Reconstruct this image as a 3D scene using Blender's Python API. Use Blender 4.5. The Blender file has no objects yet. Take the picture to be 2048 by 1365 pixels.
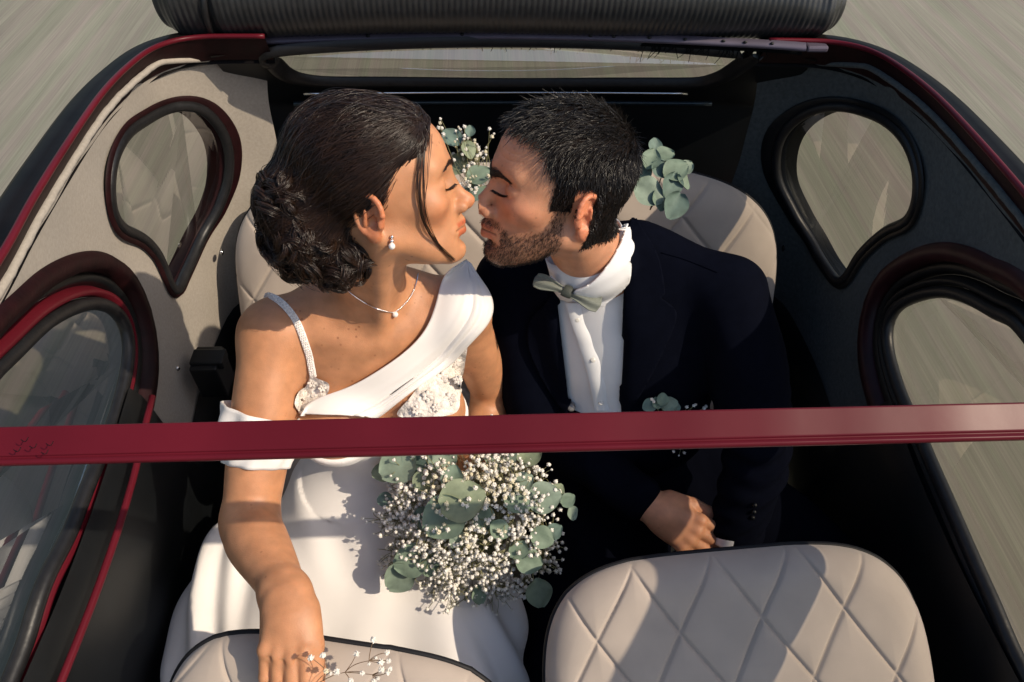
import bpy, bmesh, math, random
import numpy as np
from mathutils import Vector, Matrix
from mathutils.bvhtree import BVHTree
from math import radians, sin, cos, pi

random.seed(7); rng = np.random.default_rng(7)
scene = bpy.context.scene
COL = scene.collection

# ------------------------------------------------------------------ camera
FPX = 1400.0                                   # focal length in pixels of the 2048 px wide photograph
def cam_basis(yaw, pitch, roll):
    F = np.array([sin(yaw) * cos(pitch), cos(yaw) * cos(pitch), -sin(pitch)])
    R0 = np.array([cos(yaw), -sin(yaw), 0.0]); U0 = np.cross(R0, F)
    c, s = cos(roll), sin(roll)
    return c * R0 + s * U0, c * U0 - s * R0, F
CR, CU, CF = cam_basis(radians(4), radians(48), radians(2.25))
CP = np.array([-0.09, -0.45, 2.08])
cam = bpy.data.objects.new('camera', bpy.data.cameras.new('camera'))
COL.objects.link(cam); scene.camera = cam
cam.data.sensor_width = 36.0; cam.data.lens = FPX / 2048 * 36.0
cam.data.clip_start = 0.02; cam.data.clip_end = 2000
m = Matrix.Identity(4)
for i in range(3):
    m[i][0], m[i][1], m[i][2], m[i][3] = CR[i], CU[i], -CF[i], CP[i]
cam.matrix_world = m

# ------------------------------------------------------------------ light
SUN = np.array([1.0, -0.41, 1.05]); SUN /= np.linalg.norm(SUN)
world = bpy.data.worlds.new("World"); scene.world = world; world.use_nodes = True
wn = world.node_tree; bg = wn.nodes['Background']
sky = wn.nodes.new('ShaderNodeTexSky'); sky.sky_type = 'NISHITA'; sky.sun_disc = False
sky.sun_elevation = math.asin(SUN[2]); sky.sun_rotation = math.atan2(SUN[0], SUN[1])
sky.air_density = 1.0; sky.dust_density = 2.0
wn.links.new(sky.outputs[0], bg.inputs[0]); bg.inputs[1].default_value = 0.15
sun = bpy.data.objects.new('sun', bpy.data.lights.new('sun', 'SUN')); COL.objects.link(sun)
sun.data.energy = 4.1; sun.data.angle = radians(0.5); sun.data.color = (1.0, 0.85, 0.66)
sun.rotation_euler = Vector(-SUN).to_track_quat('-Z', 'Y').to_euler()
sun.location = (5, -2, 6)
vs = scene.view_settings
vs.view_transform = 'Standard'; vs.look = 'None'; vs.exposure = 0.0; vs.gamma = 1.0; vs.use_curve_mapping = False

# ------------------------------------------------------------------ helpers: points
def ray(px, py): return CF + CR * ((px - 1024) / FPX) - CU * ((py - 682.5) / FPX)
def at(px, py, d): return CP + ray(px, py) * d
def at_z(px, py, z): r = ray(px, py); return CP + r * ((z - CP[2]) / r[2])
def at_y(px, py, y): r = ray(px, py); return CP + r * ((y - CP[1]) / r[1])
def nrm(v): v = np.asarray(v, float); return v / max(1e-12, np.linalg.norm(v))
def smooth01(t): t = np.clip(t, 0, 1); return t * t * (3 - 2 * t)
def resample(pts, n, closed=False):
    """Catmull-Rom through pts, resampled evenly to n points."""
    p = np.asarray(pts, float); N = len(p); out = []
    segs = N if closed else N - 1
    for i in range(segs):
        if closed: a, b, c, d = p[(i - 1) % N], p[i], p[(i + 1) % N], p[(i + 2) % N]
        else: a, b, c, d = p[max(i - 1, 0)], p[i], p[i + 1], p[min(i + 2, N - 1)]
        for t in np.linspace(0, 1, 12, endpoint=False):
            out.append(.5 * ((2 * b) + (c - a) * t + (2 * a - 5 * b + 4 * c - d) * t * t + (3 * b - a - 3 * c + d) * t ** 3))
    out.append(p[0] if closed else p[-1])
    o = np.array(out); L = np.r_[0, np.cumsum(np.linalg.norm(np.diff(o, axis=0), axis=1))]
    s = np.linspace(0, L[-1], n + 1)[:-1] if closed else np.linspace(0, L[-1], n)
    return np.stack([np.interp(s, L, o[:, k]) for k in range(o.shape[1])], 1)

# ------------------------------------------------------------------ helpers: objects
def mesh_from(name, V, F=None, mat=None, smooth=True, quads=None, tris=None):
    V = np.asarray(V, np.float32); me = bpy.data.meshes.new(name)
    if F is not None:
        me.from_pydata([tuple(map(float, v)) for v in V], [], [tuple(map(int, f)) for f in F])
    else:
        Q = np.asarray(quads if quads is not None else tris, np.int32); k = Q.shape[1]
        me.vertices.add(len(V)); me.vertices.foreach_set('co', V.ravel())
        me.loops.add(Q.size); me.loops.foreach_set('vertex_index', Q.ravel())
        me.polygons.add(len(Q)); me.polygons.foreach_set('loop_start', np.arange(0, Q.size, k, dtype=np.int32))
        me.update(calc_edges=True)
    me.polygons.foreach_set('use_smooth', np.full(len(me.polygons), bool(smooth)))
    if mat: me.materials.append(mat)
    me.validate()
    return me
def link(name, me, parent=None, **props):
    o = bpy.data.objects.new(name, me); COL.objects.link(o)
    if parent is not None:
        o.parent = parent
        w = Vector((0, 0, 0)); q = parent
        while q is not None: w += q.location; q = q.parent
        o.location = -w                     # meshes are written in world coordinates
    for k, v in props.items(): o[k] = v
    return o
def thing(name, loc, label, cat, group=None):
    o = bpy.data.objects.new(name, None); COL.objects.link(o); o.location = tuple(float(c) for c in loc); o.empty_display_size = .05
    o['label'] = label; o['category'] = cat
    if group: o['group'] = group
    return o
class MB:
    """collects vertices and faces of one mesh"""
    def __init__(s): s.V = []; s.F = []
    def add(s, V, F):
        b = len(s.V); s.V += [tuple(map(float, v)) for v in V]; s.F += [tuple(int(i) + b for i in f) for f in F]
    def tube(s, pts, r, n=8, closed=False, cap=True):
        V, F = tube_geo(pts, r, n, closed, cap); s.add(V, F)
    def box(s, c, half, R=None):
        R = np.eye(3) if R is None else np.asarray(R); c = np.asarray(c, float)
        V = [c + R @ (np.array([sx, sy, sz]) * half) for sx in (-1, 1) for sy in (-1, 1) for sz in (-1, 1)]
        s.add(V, [(0, 1, 3, 2), (4, 6, 7, 5), (0, 4, 5, 1), (2, 3, 7, 6), (0, 2, 6, 4), (1, 5, 7, 3)])
    def grid(s, G, closed_u=False):
        G = np.asarray(G); nu, nv = G.shape[:2]; F = []
        for i in range(nu if closed_u else nu - 1):
            for j in range(nv - 1):
                i2 = (i + 1) % nu; F.append((i * nv + j, i2 * nv + j, i2 * nv + j + 1, i * nv + j + 1))
        s.add(G.reshape(-1, 3), F)
    def ball(s, c, r, nu=10, nv=6, R=None):
        r = np.ones(3) * r; V = []; F = []; R = np.eye(3) if R is None else np.asarray(R)
        for j in range(1, nv):
            for i in range(nu):
                a, b = 2 * pi * i / nu, pi * j / nv
                V.append(np.asarray(c) + R @ (r * np.array([sin(b) * cos(a), sin(b) * sin(a), cos(b)])))
        V.append(np.asarray(c) + R @ (r * np.array([0, 0, 1]))); V.append(np.asarray(c) + R @ (r * np.array([0, 0, -1])))
        t, bo = len(V) - 2, len(V) - 1
        for j in range(nv - 2):
            for i in range(nu): i2 = (i + 1) % nu; F.append((j * nu + i, (j + 1) * nu + i, (j + 1) * nu + i2, j * nu + i2))
        for i in range(nu): i2 = (i + 1) % nu; F.append((t, i, i2)); F.append((bo, (nv - 2) * nu + i2, (nv - 2) * nu + i))
        s.add(V, F)
    def build(s, name, mat, parent=None, smooth=True, **props):
        return link(name, mesh_from(name, s.V, s.F, mat, smooth), parent, **props)
def frames(p, closed=False):
    p = np.asarray(p, float)
    T = (np.roll(p, -1, 0) - np.roll(p, 1, 0)) if closed else np.gradient(p, axis=0)
    T /= np.maximum(1e-9, np.linalg.norm(T, axis=1))[:, None]
    up = np.array([0, 0, 1.0]) if abs(T[0][2]) < .9 else np.array([1.0, 0, 0])
    n = nrm(np.cross(T[0], up)); N = [n]
    for i in range(1, len(p)):
        n = n - T[i] * (n @ T[i]); n = nrm(n); N.append(n)
    N = np.array(N); return T, N, np.cross(T, N)
def tube_geo(pts, r, n=8, closed=False, cap=True, prof=None):
    p = np.asarray(pts, float); T, N, B = frames(p, closed); r = np.ones(len(p)) * r
    a = np.linspace(0, 2 * pi, n, endpoint=False)
    V = (p[:, None] + r[:, None, None] * (np.cos(a)[None, :, None] * N[:, None] + np.sin(a)[None, :, None] * B[:, None])).reshape(-1, 3)
    F = []; M = len(p)
    for i in range(M if closed else M - 1):
        i2 = (i + 1) % M
        for j in range(n): j2 = (j + 1) % n; F.append((i * n + j, i * n + j2, i2 * n + j2, i2 * n + j))
    if cap and not closed:
        F.append(tuple(range(n))[::-1]); F.append(tuple((M - 1) * n + j for j in range(n)))
    return V, F
def strands_mesh(name, P, r0, r1, mat, parent=None, sides=3, **props):
    """P: (n, m, 3) polylines, one mesh of thin tapered 3-sided tubes"""
    P = np.asarray(P, np.float64); n, m_ = P.shape[:2]
    T = np.gradient(P, axis=1); T /= np.maximum(1e-9, np.linalg.norm(T, axis=2, keepdims=True))
    ref = rng.normal(size=(n, 1, 3)); N = np.cross(T, ref); N /= np.maximum(1e-9, np.linalg.norm(N, axis=2, keepdims=True)); B = np.cross(T, N)
    rr = (np.asarray(r0) + (np.asarray(r1) - np.asarray(r0)) * np.linspace(0, 1, m_)[None, :] ** 1.5) if np.ndim(r0) else (r0 + (r1 - r0) * np.linspace(0, 1, m_) ** 1.5)[None, :]
    rr = np.broadcast_to(rr, (n, m_))
    a = np.arange(sides) * 2 * pi / sides
    V = P[:, :, None] + rr[:, :, None, None] * (np.cos(a)[None, None, :, None] * N[:, :, None] + np.sin(a)[None, None, :, None] * B[:, :, None])
    V = V.reshape(-1, 3)
    s, j, k = np.meshgrid(np.arange(n), np.arange(m_ - 1), np.arange(sides), indexing='ij')
    b = (s * m_ + j) * sides; k2 = (k + 1) % sides
    Q = np.stack([b + k, b + k2, b + sides + k2, b + sides + k], -1).reshape(-1, 4)
    return link(name, mesh_from(name, V, None, mat, True, quads=Q), parent, **props)

# ------------------------------------------------------------------ helpers: implicit surfaces
class Field:
    def __init__(s, lo, hi, h):
        s.lo = np.asarray(lo, float); s.h = h; s.n = np.ceil((np.asarray(hi) - s.lo) / h).astype(int) + 1
        s.f = np.full(s.n, 1.0, np.float32)
    def _box(s, lo, hi):
        a = np.clip(np.floor((lo - s.lo) / s.h).astype(int), 0, s.n); b = np.clip(np.ceil((hi - s.lo) / s.h).astype(int) + 1, 0, s.n)
        if np.any(b <= a): return None
        g = [(s.lo[i] + s.h * np.arange(a[i], b[i])).astype(np.float32) for i in range(3)]
        return tuple(slice(a[i], b[i]) for i in range(3)), g[0][:, None, None], g[1][None, :, None], g[2][None, None, :]
    def _put(s, sl, d, k, op):
        A = s.f[sl]
        if op == '+':
            h = np.maximum(k - np.abs(A - d), 0) / k; s.f[sl] = np.minimum(A, d) - h * h * (k * .25)
        else:
            h = np.maximum(k - np.abs(A + d), 0) / k; s.f[sl] = np.maximum(A, -d) + h * h * (k * .25)
    def ell(s, c, r, R=None, k=.01, op='+'):
        c = np.asarray(c, float); r = np.ones(3) * r; R = np.eye(3) if R is None else np.asarray(R, float)
        e = np.sqrt(((R * r) ** 2).sum(1)) + k + 3 * s.h
        q = s._box(c - e, c + e)
        if q is None: return
        sl, X, Y, Z = q; X = X - np.float32(c[0]); Y = Y - np.float32(c[1]); Z = Z - np.float32(c[2])
        k0 = 0; k1 = 0
        for i in range(3):
            l = np.float32(R[0, i]) * X + np.float32(R[1, i]) * Y + np.float32(R[2, i]) * Z
            k0 = k0 + (l / np.float32(r[i])) ** 2; k1 = k1 + (l / np.float32(r[i] ** 2)) ** 2
        k0 = np.sqrt(k0); d = k0 * (k0 - 1) / np.sqrt(np.maximum(k1, 1e-9))
        s._put(sl, d, k, op)
    def cap(s, a, b, ra, rb=None, k=.01, op='+', flat=None):
        """round cone; flat=(axis, factor) squashes the section along that axis"""
        a = np.asarray(a, float); b = np.asarray(b, float); rb = ra if rb is None else rb
        e = max(ra, rb) * (1 if flat is None else max(1, 1 / 1)) + k + 3 * s.h
        q = s._box(np.minimum(a, b) - e, np.maximum(a, b) + e)
        if q is None: return
        sl, X, Y, Z = q; ba = b - a; bb = max(1e-12, ba @ ba)
        X = X - np.float32(a[0]); Y = Y - np.float32(a[1]); Z = Z - np.float32(a[2])
        t = np.clip((X * np.float32(ba[0]) + Y * np.float32(ba[1]) + Z * np.float32(ba[2])) / np.float32(bb), 0, 1)
        dx, dy, dz = X - t * np.float32(ba[0]), Y - t * np.float32(ba[1]), Z - t * np.float32(ba[2])
        if flat is None: d = np.sqrt(dx * dx + dy * dy + dz * dz)
        else:
            ax, fc = nrm(flat[0]), flat[1]
            u = dx * np.float32(ax[0]) + dy * np.float32(ax[1]) + dz * np.float32(ax[2])
            d = np.sqrt(np.maximum(dx * dx + dy * dy + dz * dz + u * u * np.float32(fc * fc - 1), 0))
        s._put(sl, d - (ra + (rb - ra) * t), k, op)
    def chain(s, pts, rs, k=.01, op='+', flat=None, n=None):
        """a limb: smooth curve through pts with radii rs, unioned as one piece"""
        q = np.c_[np.asarray(pts, float), np.asarray(rs, float)]
        if len(q) > 2: q = resample(q, n or 16 * (len(q) - 1) + 1)
        e = q[:, 3].max() + k + 3 * s.h; bx = s._box(q[:, :3].min(0) - e, q[:, :3].max(0) + e)
        if bx is None: return
        sl, X, Y, Z = bx; D = None; f = np.float32
        for i in range(len(q) - 1):
            a, ba, ra, rb = q[i, :3], q[i + 1, :3] - q[i, :3], q[i, 3], q[i + 1, 3]; bb = max(1e-12, ba @ ba)
            x, y, z = X - f(a[0]), Y - f(a[1]), Z - f(a[2]); t = np.clip((x * f(ba[0]) + y * f(ba[1]) + z * f(ba[2])) / f(bb), 0, 1)
            dx, dy, dz = x - t * f(ba[0]), y - t * f(ba[1]), z - t * f(ba[2]); d = np.sqrt(dx * dx + dy * dy + dz * dz) - (f(ra) + f(rb - ra) * t)
            D = d if D is None else np.minimum(D, d)
        s._put(sl, D, k, op)
    def cut_plane(s, p, n, k=.004):
        """removes the side the normal points to"""
        n = nrm(n); sl, X, Y, Z = s._box(s.lo, s.lo + s.h * s.n)
        d = -((X - np.float32(p[0])) * np.float32(n[0]) + (Y - np.float32(p[1])) * np.float32(n[1]) + (Z - np.float32(p[2])) * np.float32(n[2]))
        s._put(sl, d, k, '-')
    def cut_wedge(s, planes, k=.004):
        """removes the set where every (p, n) has n.(x-p) < 0"""
        sl, X, Y, Z = s._box(s.lo, s.lo + s.h * s.n); D = None
        for p, n in planes:
            n = nrm(n); d = (X - np.float32(p[0])) * np.float32(n[0]) + (Y - np.float32(p[1])) * np.float32(n[1]) + (Z - np.float32(p[2])) * np.float32(n[2])
            D = d if D is None else np.maximum(D, d)
        s._put(sl, D, k, '-')
    def noise(s, amp, freq, seed, region=None):
        """adds a sum of sines: soft cloth folds"""
        r = np.random.default_rng(seed); sl, X, Y, Z = s._box(s.lo, s.lo + s.h * s.n); d = 0
        for i in range(6):
            w = r.normal(size=3) * freq; d = d + np.sin(X * np.float32(w[0]) + Y * np.float32(w[1]) + Z * np.float32(w[2]) + np.float32(r.uniform(0, 6.28)))
        s.f[sl] = s.f[sl] + np.float32(amp) * d
    def mesh(s, smooth_it=1):
        f = s.f; ins = f < 0; n = s.n
        cnt = np.zeros(n - 1, np.int8)
        for dx in (0, 1):
            for dy in (0, 1):
                for dz in (0, 1): cnt += ins[dx:n[0] - 1 + dx, dy:n[1] - 1 + dy, dz:n[2] - 1 + dz]
        act = (cnt > 0) & (cnt < 8); I = np.argwhere(act); idx = np.full(n - 1, -1, np.int32); idx[act] = np.arange(len(I))
        corners = np.array([(a, b, c) for a in (0, 1) for b in (0, 1) for c in (0, 1)])
        val = np.stack([f[I[:, 0] + c[0], I[:, 1] + c[1], I[:, 2] + c[2]] for c in corners], 1)
        acc = np.zeros((len(I), 3)); w = np.zeros(len(I))
        for i in range(8):
            for j in range(i + 1, 8):
                if np.abs(corners[i] - corners[j]).sum() != 1: continue
                a, b = val[:, i], val[:, j]; mk = (a < 0) != (b < 0)
                t = np.where(mk, a / np.where(mk, a - b, 1), 0)
                acc += np.where(mk[:, None], corners[i] + t[:, None] * (corners[j] - corners[i]), 0); w += mk
        V = s.lo + s.h * (I + acc / w[:, None])
        Q = []
        for ax in range(3):
            o1, o2 = [(1, 2), (2, 0), (0, 1)][ax]
            sa = [slice(1, -1)] * 3; sb = [slice(1, -1)] * 3
            sa[ax] = slice(0, n[ax] - 1); sb[ax] = slice(1, n[ax])
            A, Bv = ins[tuple(sa)], ins[tuple(sb)]
            ch = np.argwhere(A != Bv); off = np.array([1, 1, 1]); off[ax] = 0; ch = ch + off
            e1 = np.zeros(3, int); e1[o1] = 1; e2 = np.zeros(3, int); e2[o2] = 1
            g = lambda c: idx[c[:, 0], c[:, 1], c[:, 2]]
            q = np.stack([g(ch), g(ch - e1), g(ch - e1 - e2), g(ch - e2)], 1)
            fl = ins[ch[:, 0], ch[:, 1], ch[:, 2]]
            q[~fl] = q[~fl][:, ::-1]; Q.append(q)
        Q = np.concatenate(Q); Q = Q[(Q >= 0).all(1)]
        for _ in range(smooth_it):
            S = np.zeros_like(V); c = np.zeros(len(V))
            for a, b in ((0, 1), (1, 2), (2, 3), (3, 0)):
                for i, j in ((a, b), (b, a)):
                    S += np.stack([np.bincount(Q[:, i], V[Q[:, j], k], len(V)) for k in range(3)], 1); c += np.bincount(Q[:, i], minlength=len(V))
            V = V * .5 + .5 * S / np.maximum(c, 1)[:, None]
        return V, Q
def normals_of(V, Q):
    n = np.cross(V[Q[:, 2]] - V[Q[:, 0]], V[Q[:, 3]] - V[Q[:, 1]]); N = np.zeros_like(V)
    for i in range(4):
        for k in range(3): N[:, k] += np.bincount(Q[:, i], n[:, k], len(V))
    return N / np.maximum(1e-12, np.linalg.norm(N, axis=1))[:, None]
def color_attr(me, C):
    a = me.color_attributes.new('tint', 'FLOAT_COLOR', 'POINT'); C = np.asarray(C, np.float32)
    if C.shape[1] == 3: C = np.c_[C, np.ones(len(C), np.float32)]
    a.data.foreach_set('color', C.ravel())
def bvh_of(*vq):
    V = []; F = []
    for v, q in vq: b = len(V); V += [tuple(map(float, x)) for x in v]; F += [tuple(int(i) + b for i in f) for f in q]
    return BVHTree.FromPolygons(V, F)
def drape(bvh, px, py, off=.003, fallback=1.2):
    """the point of a surface seen in that direction, lifted off it"""
    d = nrm(ray(px, py)); h = bvh.ray_cast(Vector(CP), Vector(d))
    if h[0] is None: return at(px, py, fallback)
    n = np.array(h[1]); n = n if n @ d < 0 else -n
    return np.array(h[0]) + n * off

# ------------------------------------------------------------------ materials
def mat(name, col, rough=.5, metal=0.0, var=.12, vscale=25, bump=0.0, bscale=300, spec=.5, sheen=0.0, coat=0.0, sss=0.0, sssr=(1, .35, .2), stretch=(1, 1, 1), dist=.002, tint=False, trans=0.0, ao=None):
    M = bpy.data.materials.new(name); M.use_nodes = True; nt = M.node_tree; P = nt.nodes['Principled BSDF']; L = nt.links.new
    P.inputs['Roughness'].default_value = rough; P.inputs['Metallic'].default_value = metal
    P.inputs['Specular IOR Level'].default_value = spec
    if sheen: P.inputs['Sheen Weight'].default_value = sheen; P.inputs['Sheen Roughness'].default_value = .5
    if coat: P.inputs['Coat Weight'].default_value = coat; P.inputs['Coat Roughness'].default_value = .08
    if sss: P.inputs['Subsurface Weight'].default_value = sss; P.inputs['Subsurface Radius'].default_value = sssr; P.inputs['Subsurface Scale'].default_value = .012
    if trans: P.inputs['Transmission Weight'].default_value = trans
    tc = nt.nodes.new('ShaderNodeTexCoord'); mp = nt.nodes.new('ShaderNodeMapping'); mp.inputs['Scale'].default_value = stretch; L(tc.outputs['Object'], mp.inputs[0])
    n1 = nt.nodes.new('ShaderNodeTexNoise'); n1.inputs['Scale'].default_value = vscale; n1.inputs['Detail'].default_value = 6; L(mp.outputs[0], n1.inputs['Vector'])
    mr = nt.nodes.new('ShaderNodeMapRange'); mr.inputs[1].default_value = .3; mr.inputs[2].default_value = .7; mr.inputs[3].default_value = 1 - var; mr.inputs[4].default_value = 1 + var; L(n1.outputs[0], mr.inputs[0])
    mx = nt.nodes.new('ShaderNodeVectorMath'); mx.operation = 'SCALE'; mx.inputs[0].default_value = col[:3]; L(mr.outputs[0], mx.inputs['Scale'])
    out = mx.outputs[0]
    if tint:
        at_ = nt.nodes.new('ShaderNodeAttribute'); at_.attribute_name = 'tint'
        m2 = nt.nodes.new('ShaderNodeVectorMath'); m2.operation = 'MULTIPLY'; L(out, m2.inputs[0]); L(at_.outputs['Color'], m2.inputs[1]); out = m2.outputs[0]
    L(out, P.inputs['Base Color'])
    if bump:
        n2 = nt.nodes.new('ShaderNodeTexNoise'); n2.inputs['Scale'].default_value = bscale; n2.inputs['Detail'].default_value = 4; L(mp.outputs[0], n2.inputs['Vector'])
        b = nt.nodes.new('ShaderNodeBump'); b.inputs['Strength'].default_value = bump; b.inputs['Distance'].default_value = dist; L(n2.outputs[0], b.inputs['Height']); L(b.outputs[0], P.inputs['Normal'])
    M['p'] = 1
    return M
def pane_mat(name, tintc=(.76, .74, .68), base=.14, gain=1.0):
    M = bpy.data.materials.new(name); M.use_nodes = True; nt = M.node_tree; nt.nodes.clear(); L = nt.links.new
    o = nt.nodes.new('ShaderNodeOutputMaterial'); mi = nt.nodes.new('ShaderNodeMixShader'); tr = nt.nodes.new('ShaderNodeBsdfTransparent'); gl = nt.nodes.new('ShaderNodeBsdfGlossy')
    tr.inputs[0].default_value = (*tintc, 1); gl.inputs['Roughness'].default_value = .012; gl.inputs[0].default_value = (.95, .97, .96, 1)
    fr = nt.nodes.new('ShaderNodeFresnel'); ge = nt.nodes.new('ShaderNodeNewGeometry')       # both faces of the sheet reflect alike
    io = nt.nodes.new('ShaderNodeMapRange'); io.inputs[3].default_value = 1.52; io.inputs[4].default_value = 1 / 1.52; L(ge.outputs['Backfacing'], io.inputs[0]); L(io.outputs[0], fr.inputs[0])
    ma = nt.nodes.new('ShaderNodeMath'); ma.operation = 'MULTIPLY_ADD'; ma.use_clamp = True; ma.inputs[1].default_value = gain; ma.inputs[2].default_value = base
    L(fr.outputs[0], ma.inputs[0]); L(ma.outputs[0], mi.inputs[0]); L(tr.outputs[0], mi.inputs[1]); L(gl.outputs[0], mi.inputs[2]); L(mi.outputs[0], o.inputs[0])
    return M
BURG = mat('burgundy_paint', (.095, .0070, .0135), .34, var=.12, vscale=8, spec=.16, bump=.05, bscale=30)
BURGDK = mat('shaded_worn_burgundy', (.013, .0022, .003), .55, var=.35, vscale=40, bump=.2, bscale=120, spec=.2)  # worn burgundy, darkened to include the shade below the rail ridge
RUBBER = mat('black_rubber', (.010, .010, .011), .42, var=.3, vscale=60, bump=.25, bscale=90, spec=.4)
BLACKP = mat('black_trim', (.004, .005, .006), .45, var=.2, spec=.35)
BLACKCARPET = mat('black_carpet', (.003, .0035, .004), .95, var=.3, vscale=120, bump=.4, bscale=500, spec=.1)
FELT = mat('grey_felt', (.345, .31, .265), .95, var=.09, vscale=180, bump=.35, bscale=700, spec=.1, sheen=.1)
FELTDK = mat('shaded_grey_felt', (.075, .082, .080), .95, var=.2, vscale=120, bump=.35, bscale=500, spec=.1, sheen=.1)  # same felt on the right side, its shade put into the colour
VINYL = mat('ribbed_black_canvas', (.022, .023, .024), .36, var=.2, vscale=50, bump=.15, bscale=400, spec=.5)
CHROME = mat('chrome', (.75, .76, .78), .18, 1.0, var=.05)
STRIP = mat('lilac_grey_metal', (.10, .085, .115), .5, .3, var=.2, vscale=15)
SEAT = mat('beige_suede', (.43, .365, .31), .9, var=.06, vscale=14, bump=.12, bscale=900, spec=.15, sheen=.3)
PIPING = mat('black_piping', (.008, .008, .010), .6, var=.2, spec=.3)
GLASS = pane_mat('window_glass')
# ================================================================== ROAD AND GROUND
def plane(name, x0, x1, y0, y1, z, m, nx=2, ny=2, **pr):
    G = [[(x0 + (x1 - x0) * i / (nx - 1), y0 + (y1 - y0) * j / (ny - 1), z) for j in range(ny)] for i in range(nx)]
    mb = MB(); mb.grid(np.array(G)); return mb.build(name, m, None, False, kind='structure', **pr)
def road_material():
    M = bpy.data.materials.new('streaked_asphalt'); M.use_nodes = True; nt = M.node_tree; P = nt.nodes['Principled BSDF']; L = nt.links.new
    tc = nt.nodes.new('ShaderNodeTexCoord'); prev = None
    def noise(sc, scale, det, rough=.6):
        mp = nt.nodes.new('ShaderNodeMapping'); mp.inputs['Scale'].default_value = sc; L(tc.outputs['Object'], mp.inputs[0])
        n = nt.nodes.new('ShaderNodeTexNoise'); n.inputs['Scale'].default_value = scale; n.inputs['Detail'].default_value = det; n.inputs['Roughness'].default_value = rough
        L(mp.outputs[0], n.inputs['Vector']); return n.outputs[0]
    a = noise((1, .014, 1), 95, 5, .7); b = noise((1, .02, 1), 17, 4); c = noise((1, .35, 1), 1.6, 3); g = noise((1, 1, 1), 420, 3)
    def mul(x, lo, hi, f0=.25, f1=.75):
        r = nt.nodes.new('ShaderNodeMapRange'); r.inputs[1].default_value = f0; r.inputs[2].default_value = f1; r.inputs[3].default_value = lo; r.inputs[4].default_value = hi; L(x, r.inputs[0]); return r.outputs[0]
    v = None
    for o in (mul(a, .78, 1.22), mul(b, .86, 1.14), mul(c, .88, 1.1), mul(g, .97, 1.03)):
        if v is None: v = o
        else:
            q = nt.nodes.new('ShaderNodeMath'); q.operation = 'MULTIPLY'; L(v, q.inputs[0]); L(o, q.inputs[1]); v = q.outputs[0]
    mx = nt.nodes.new('ShaderNodeVectorMath'); mx.operation = 'SCALE'; L(v, mx.inputs['Scale'])
    hue = nt.nodes.new('ShaderNodeMix'); hue.data_type = 'RGBA'; hue.inputs[6].default_value = (.205, .214, .160, 1); hue.inputs[7].default_value = (.232, .206, .178, 1); L(mul(noise((1, .01, 1), 9, 4), 0, 1, .35, .65), hue.inputs['Factor']); L(hue.outputs[2], mx.inputs[0]); L(mx.outputs[0], P.inputs['Base Color'])
    P.inputs['Roughness'].default_value = .9; P.inputs['Specular IOR Level'].default_value = .2
    bm = nt.nodes.new('ShaderNodeBump'); bm.inputs['Strength'].default_value = .15; bm.inputs['Distance'].default_value = .004; L(g, bm.inputs['Height']); L(bm.outputs[0], P.inputs['Normal'])
    return M
plane('ground', -400, 400, -400, 400, -.03, mat('dry_grass_verge', (.11, .12, .05), .95, var=.4, vscale=3, bump=.5, bscale=40))
plane('road', -7, 7, -200, 200, 0.0, road_material())

# ================================================================== CAR
car = thing('classic_car', (0, 0, .3), 'burgundy vintage car with its black canvas roof rolled open, beige quilted seats inside', 'car')
XR = np.array([(-1.2, .64), (-.6, .645), (-.25, .640), (0, .632), (.18, .638), (.30, .652), (.45, .668), (.62, .686), (.75, .689), (.86, .680), (.92, .645), (.98, .585), (1.04, .50), (1.15, .40)])
XRf = resample(XR, 400)
def zr(y): return 1.535 - .08 * (max(0, y) / .9) ** 2
def tumble(z): return .06 * (max(0.0, z - 1.10) / .40) ** 2
def plan(y): return float(np.interp(y, XRf[:, 0], XRf[:, 1])) + tumble(zr(y))
def W(y, z): return plan(y) - tumble(z)
def wall_pt(s, y, z, off=0.0): return np.array([s * (W(y, z) + off), y, z])      # off > 0 = outward
def to_wall(s, px, py):
    r = ray(px, py); lo, hi = .2, 6.0
    g = lambda t: s * (CP[0] + r[0] * t) - W(CP[1] + r[1] * t, CP[2] + r[2] * t)
    # first crossing
    ts = np.linspace(.2, 4, 400); p = g(ts[0])
    for t in ts[1:]:
        q = g(t)
        if p < 0 <= q: hi = t; lo = t - (ts[1] - ts[0]); break
        p = q
    for _ in range(40):
        mid = (lo + hi) / 2
        if g(mid) < 0: lo = mid
        else: hi = mid
    P = CP + r * hi
    return P[1], P[2]
RY0, RY1 = -1.0, .93
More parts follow.
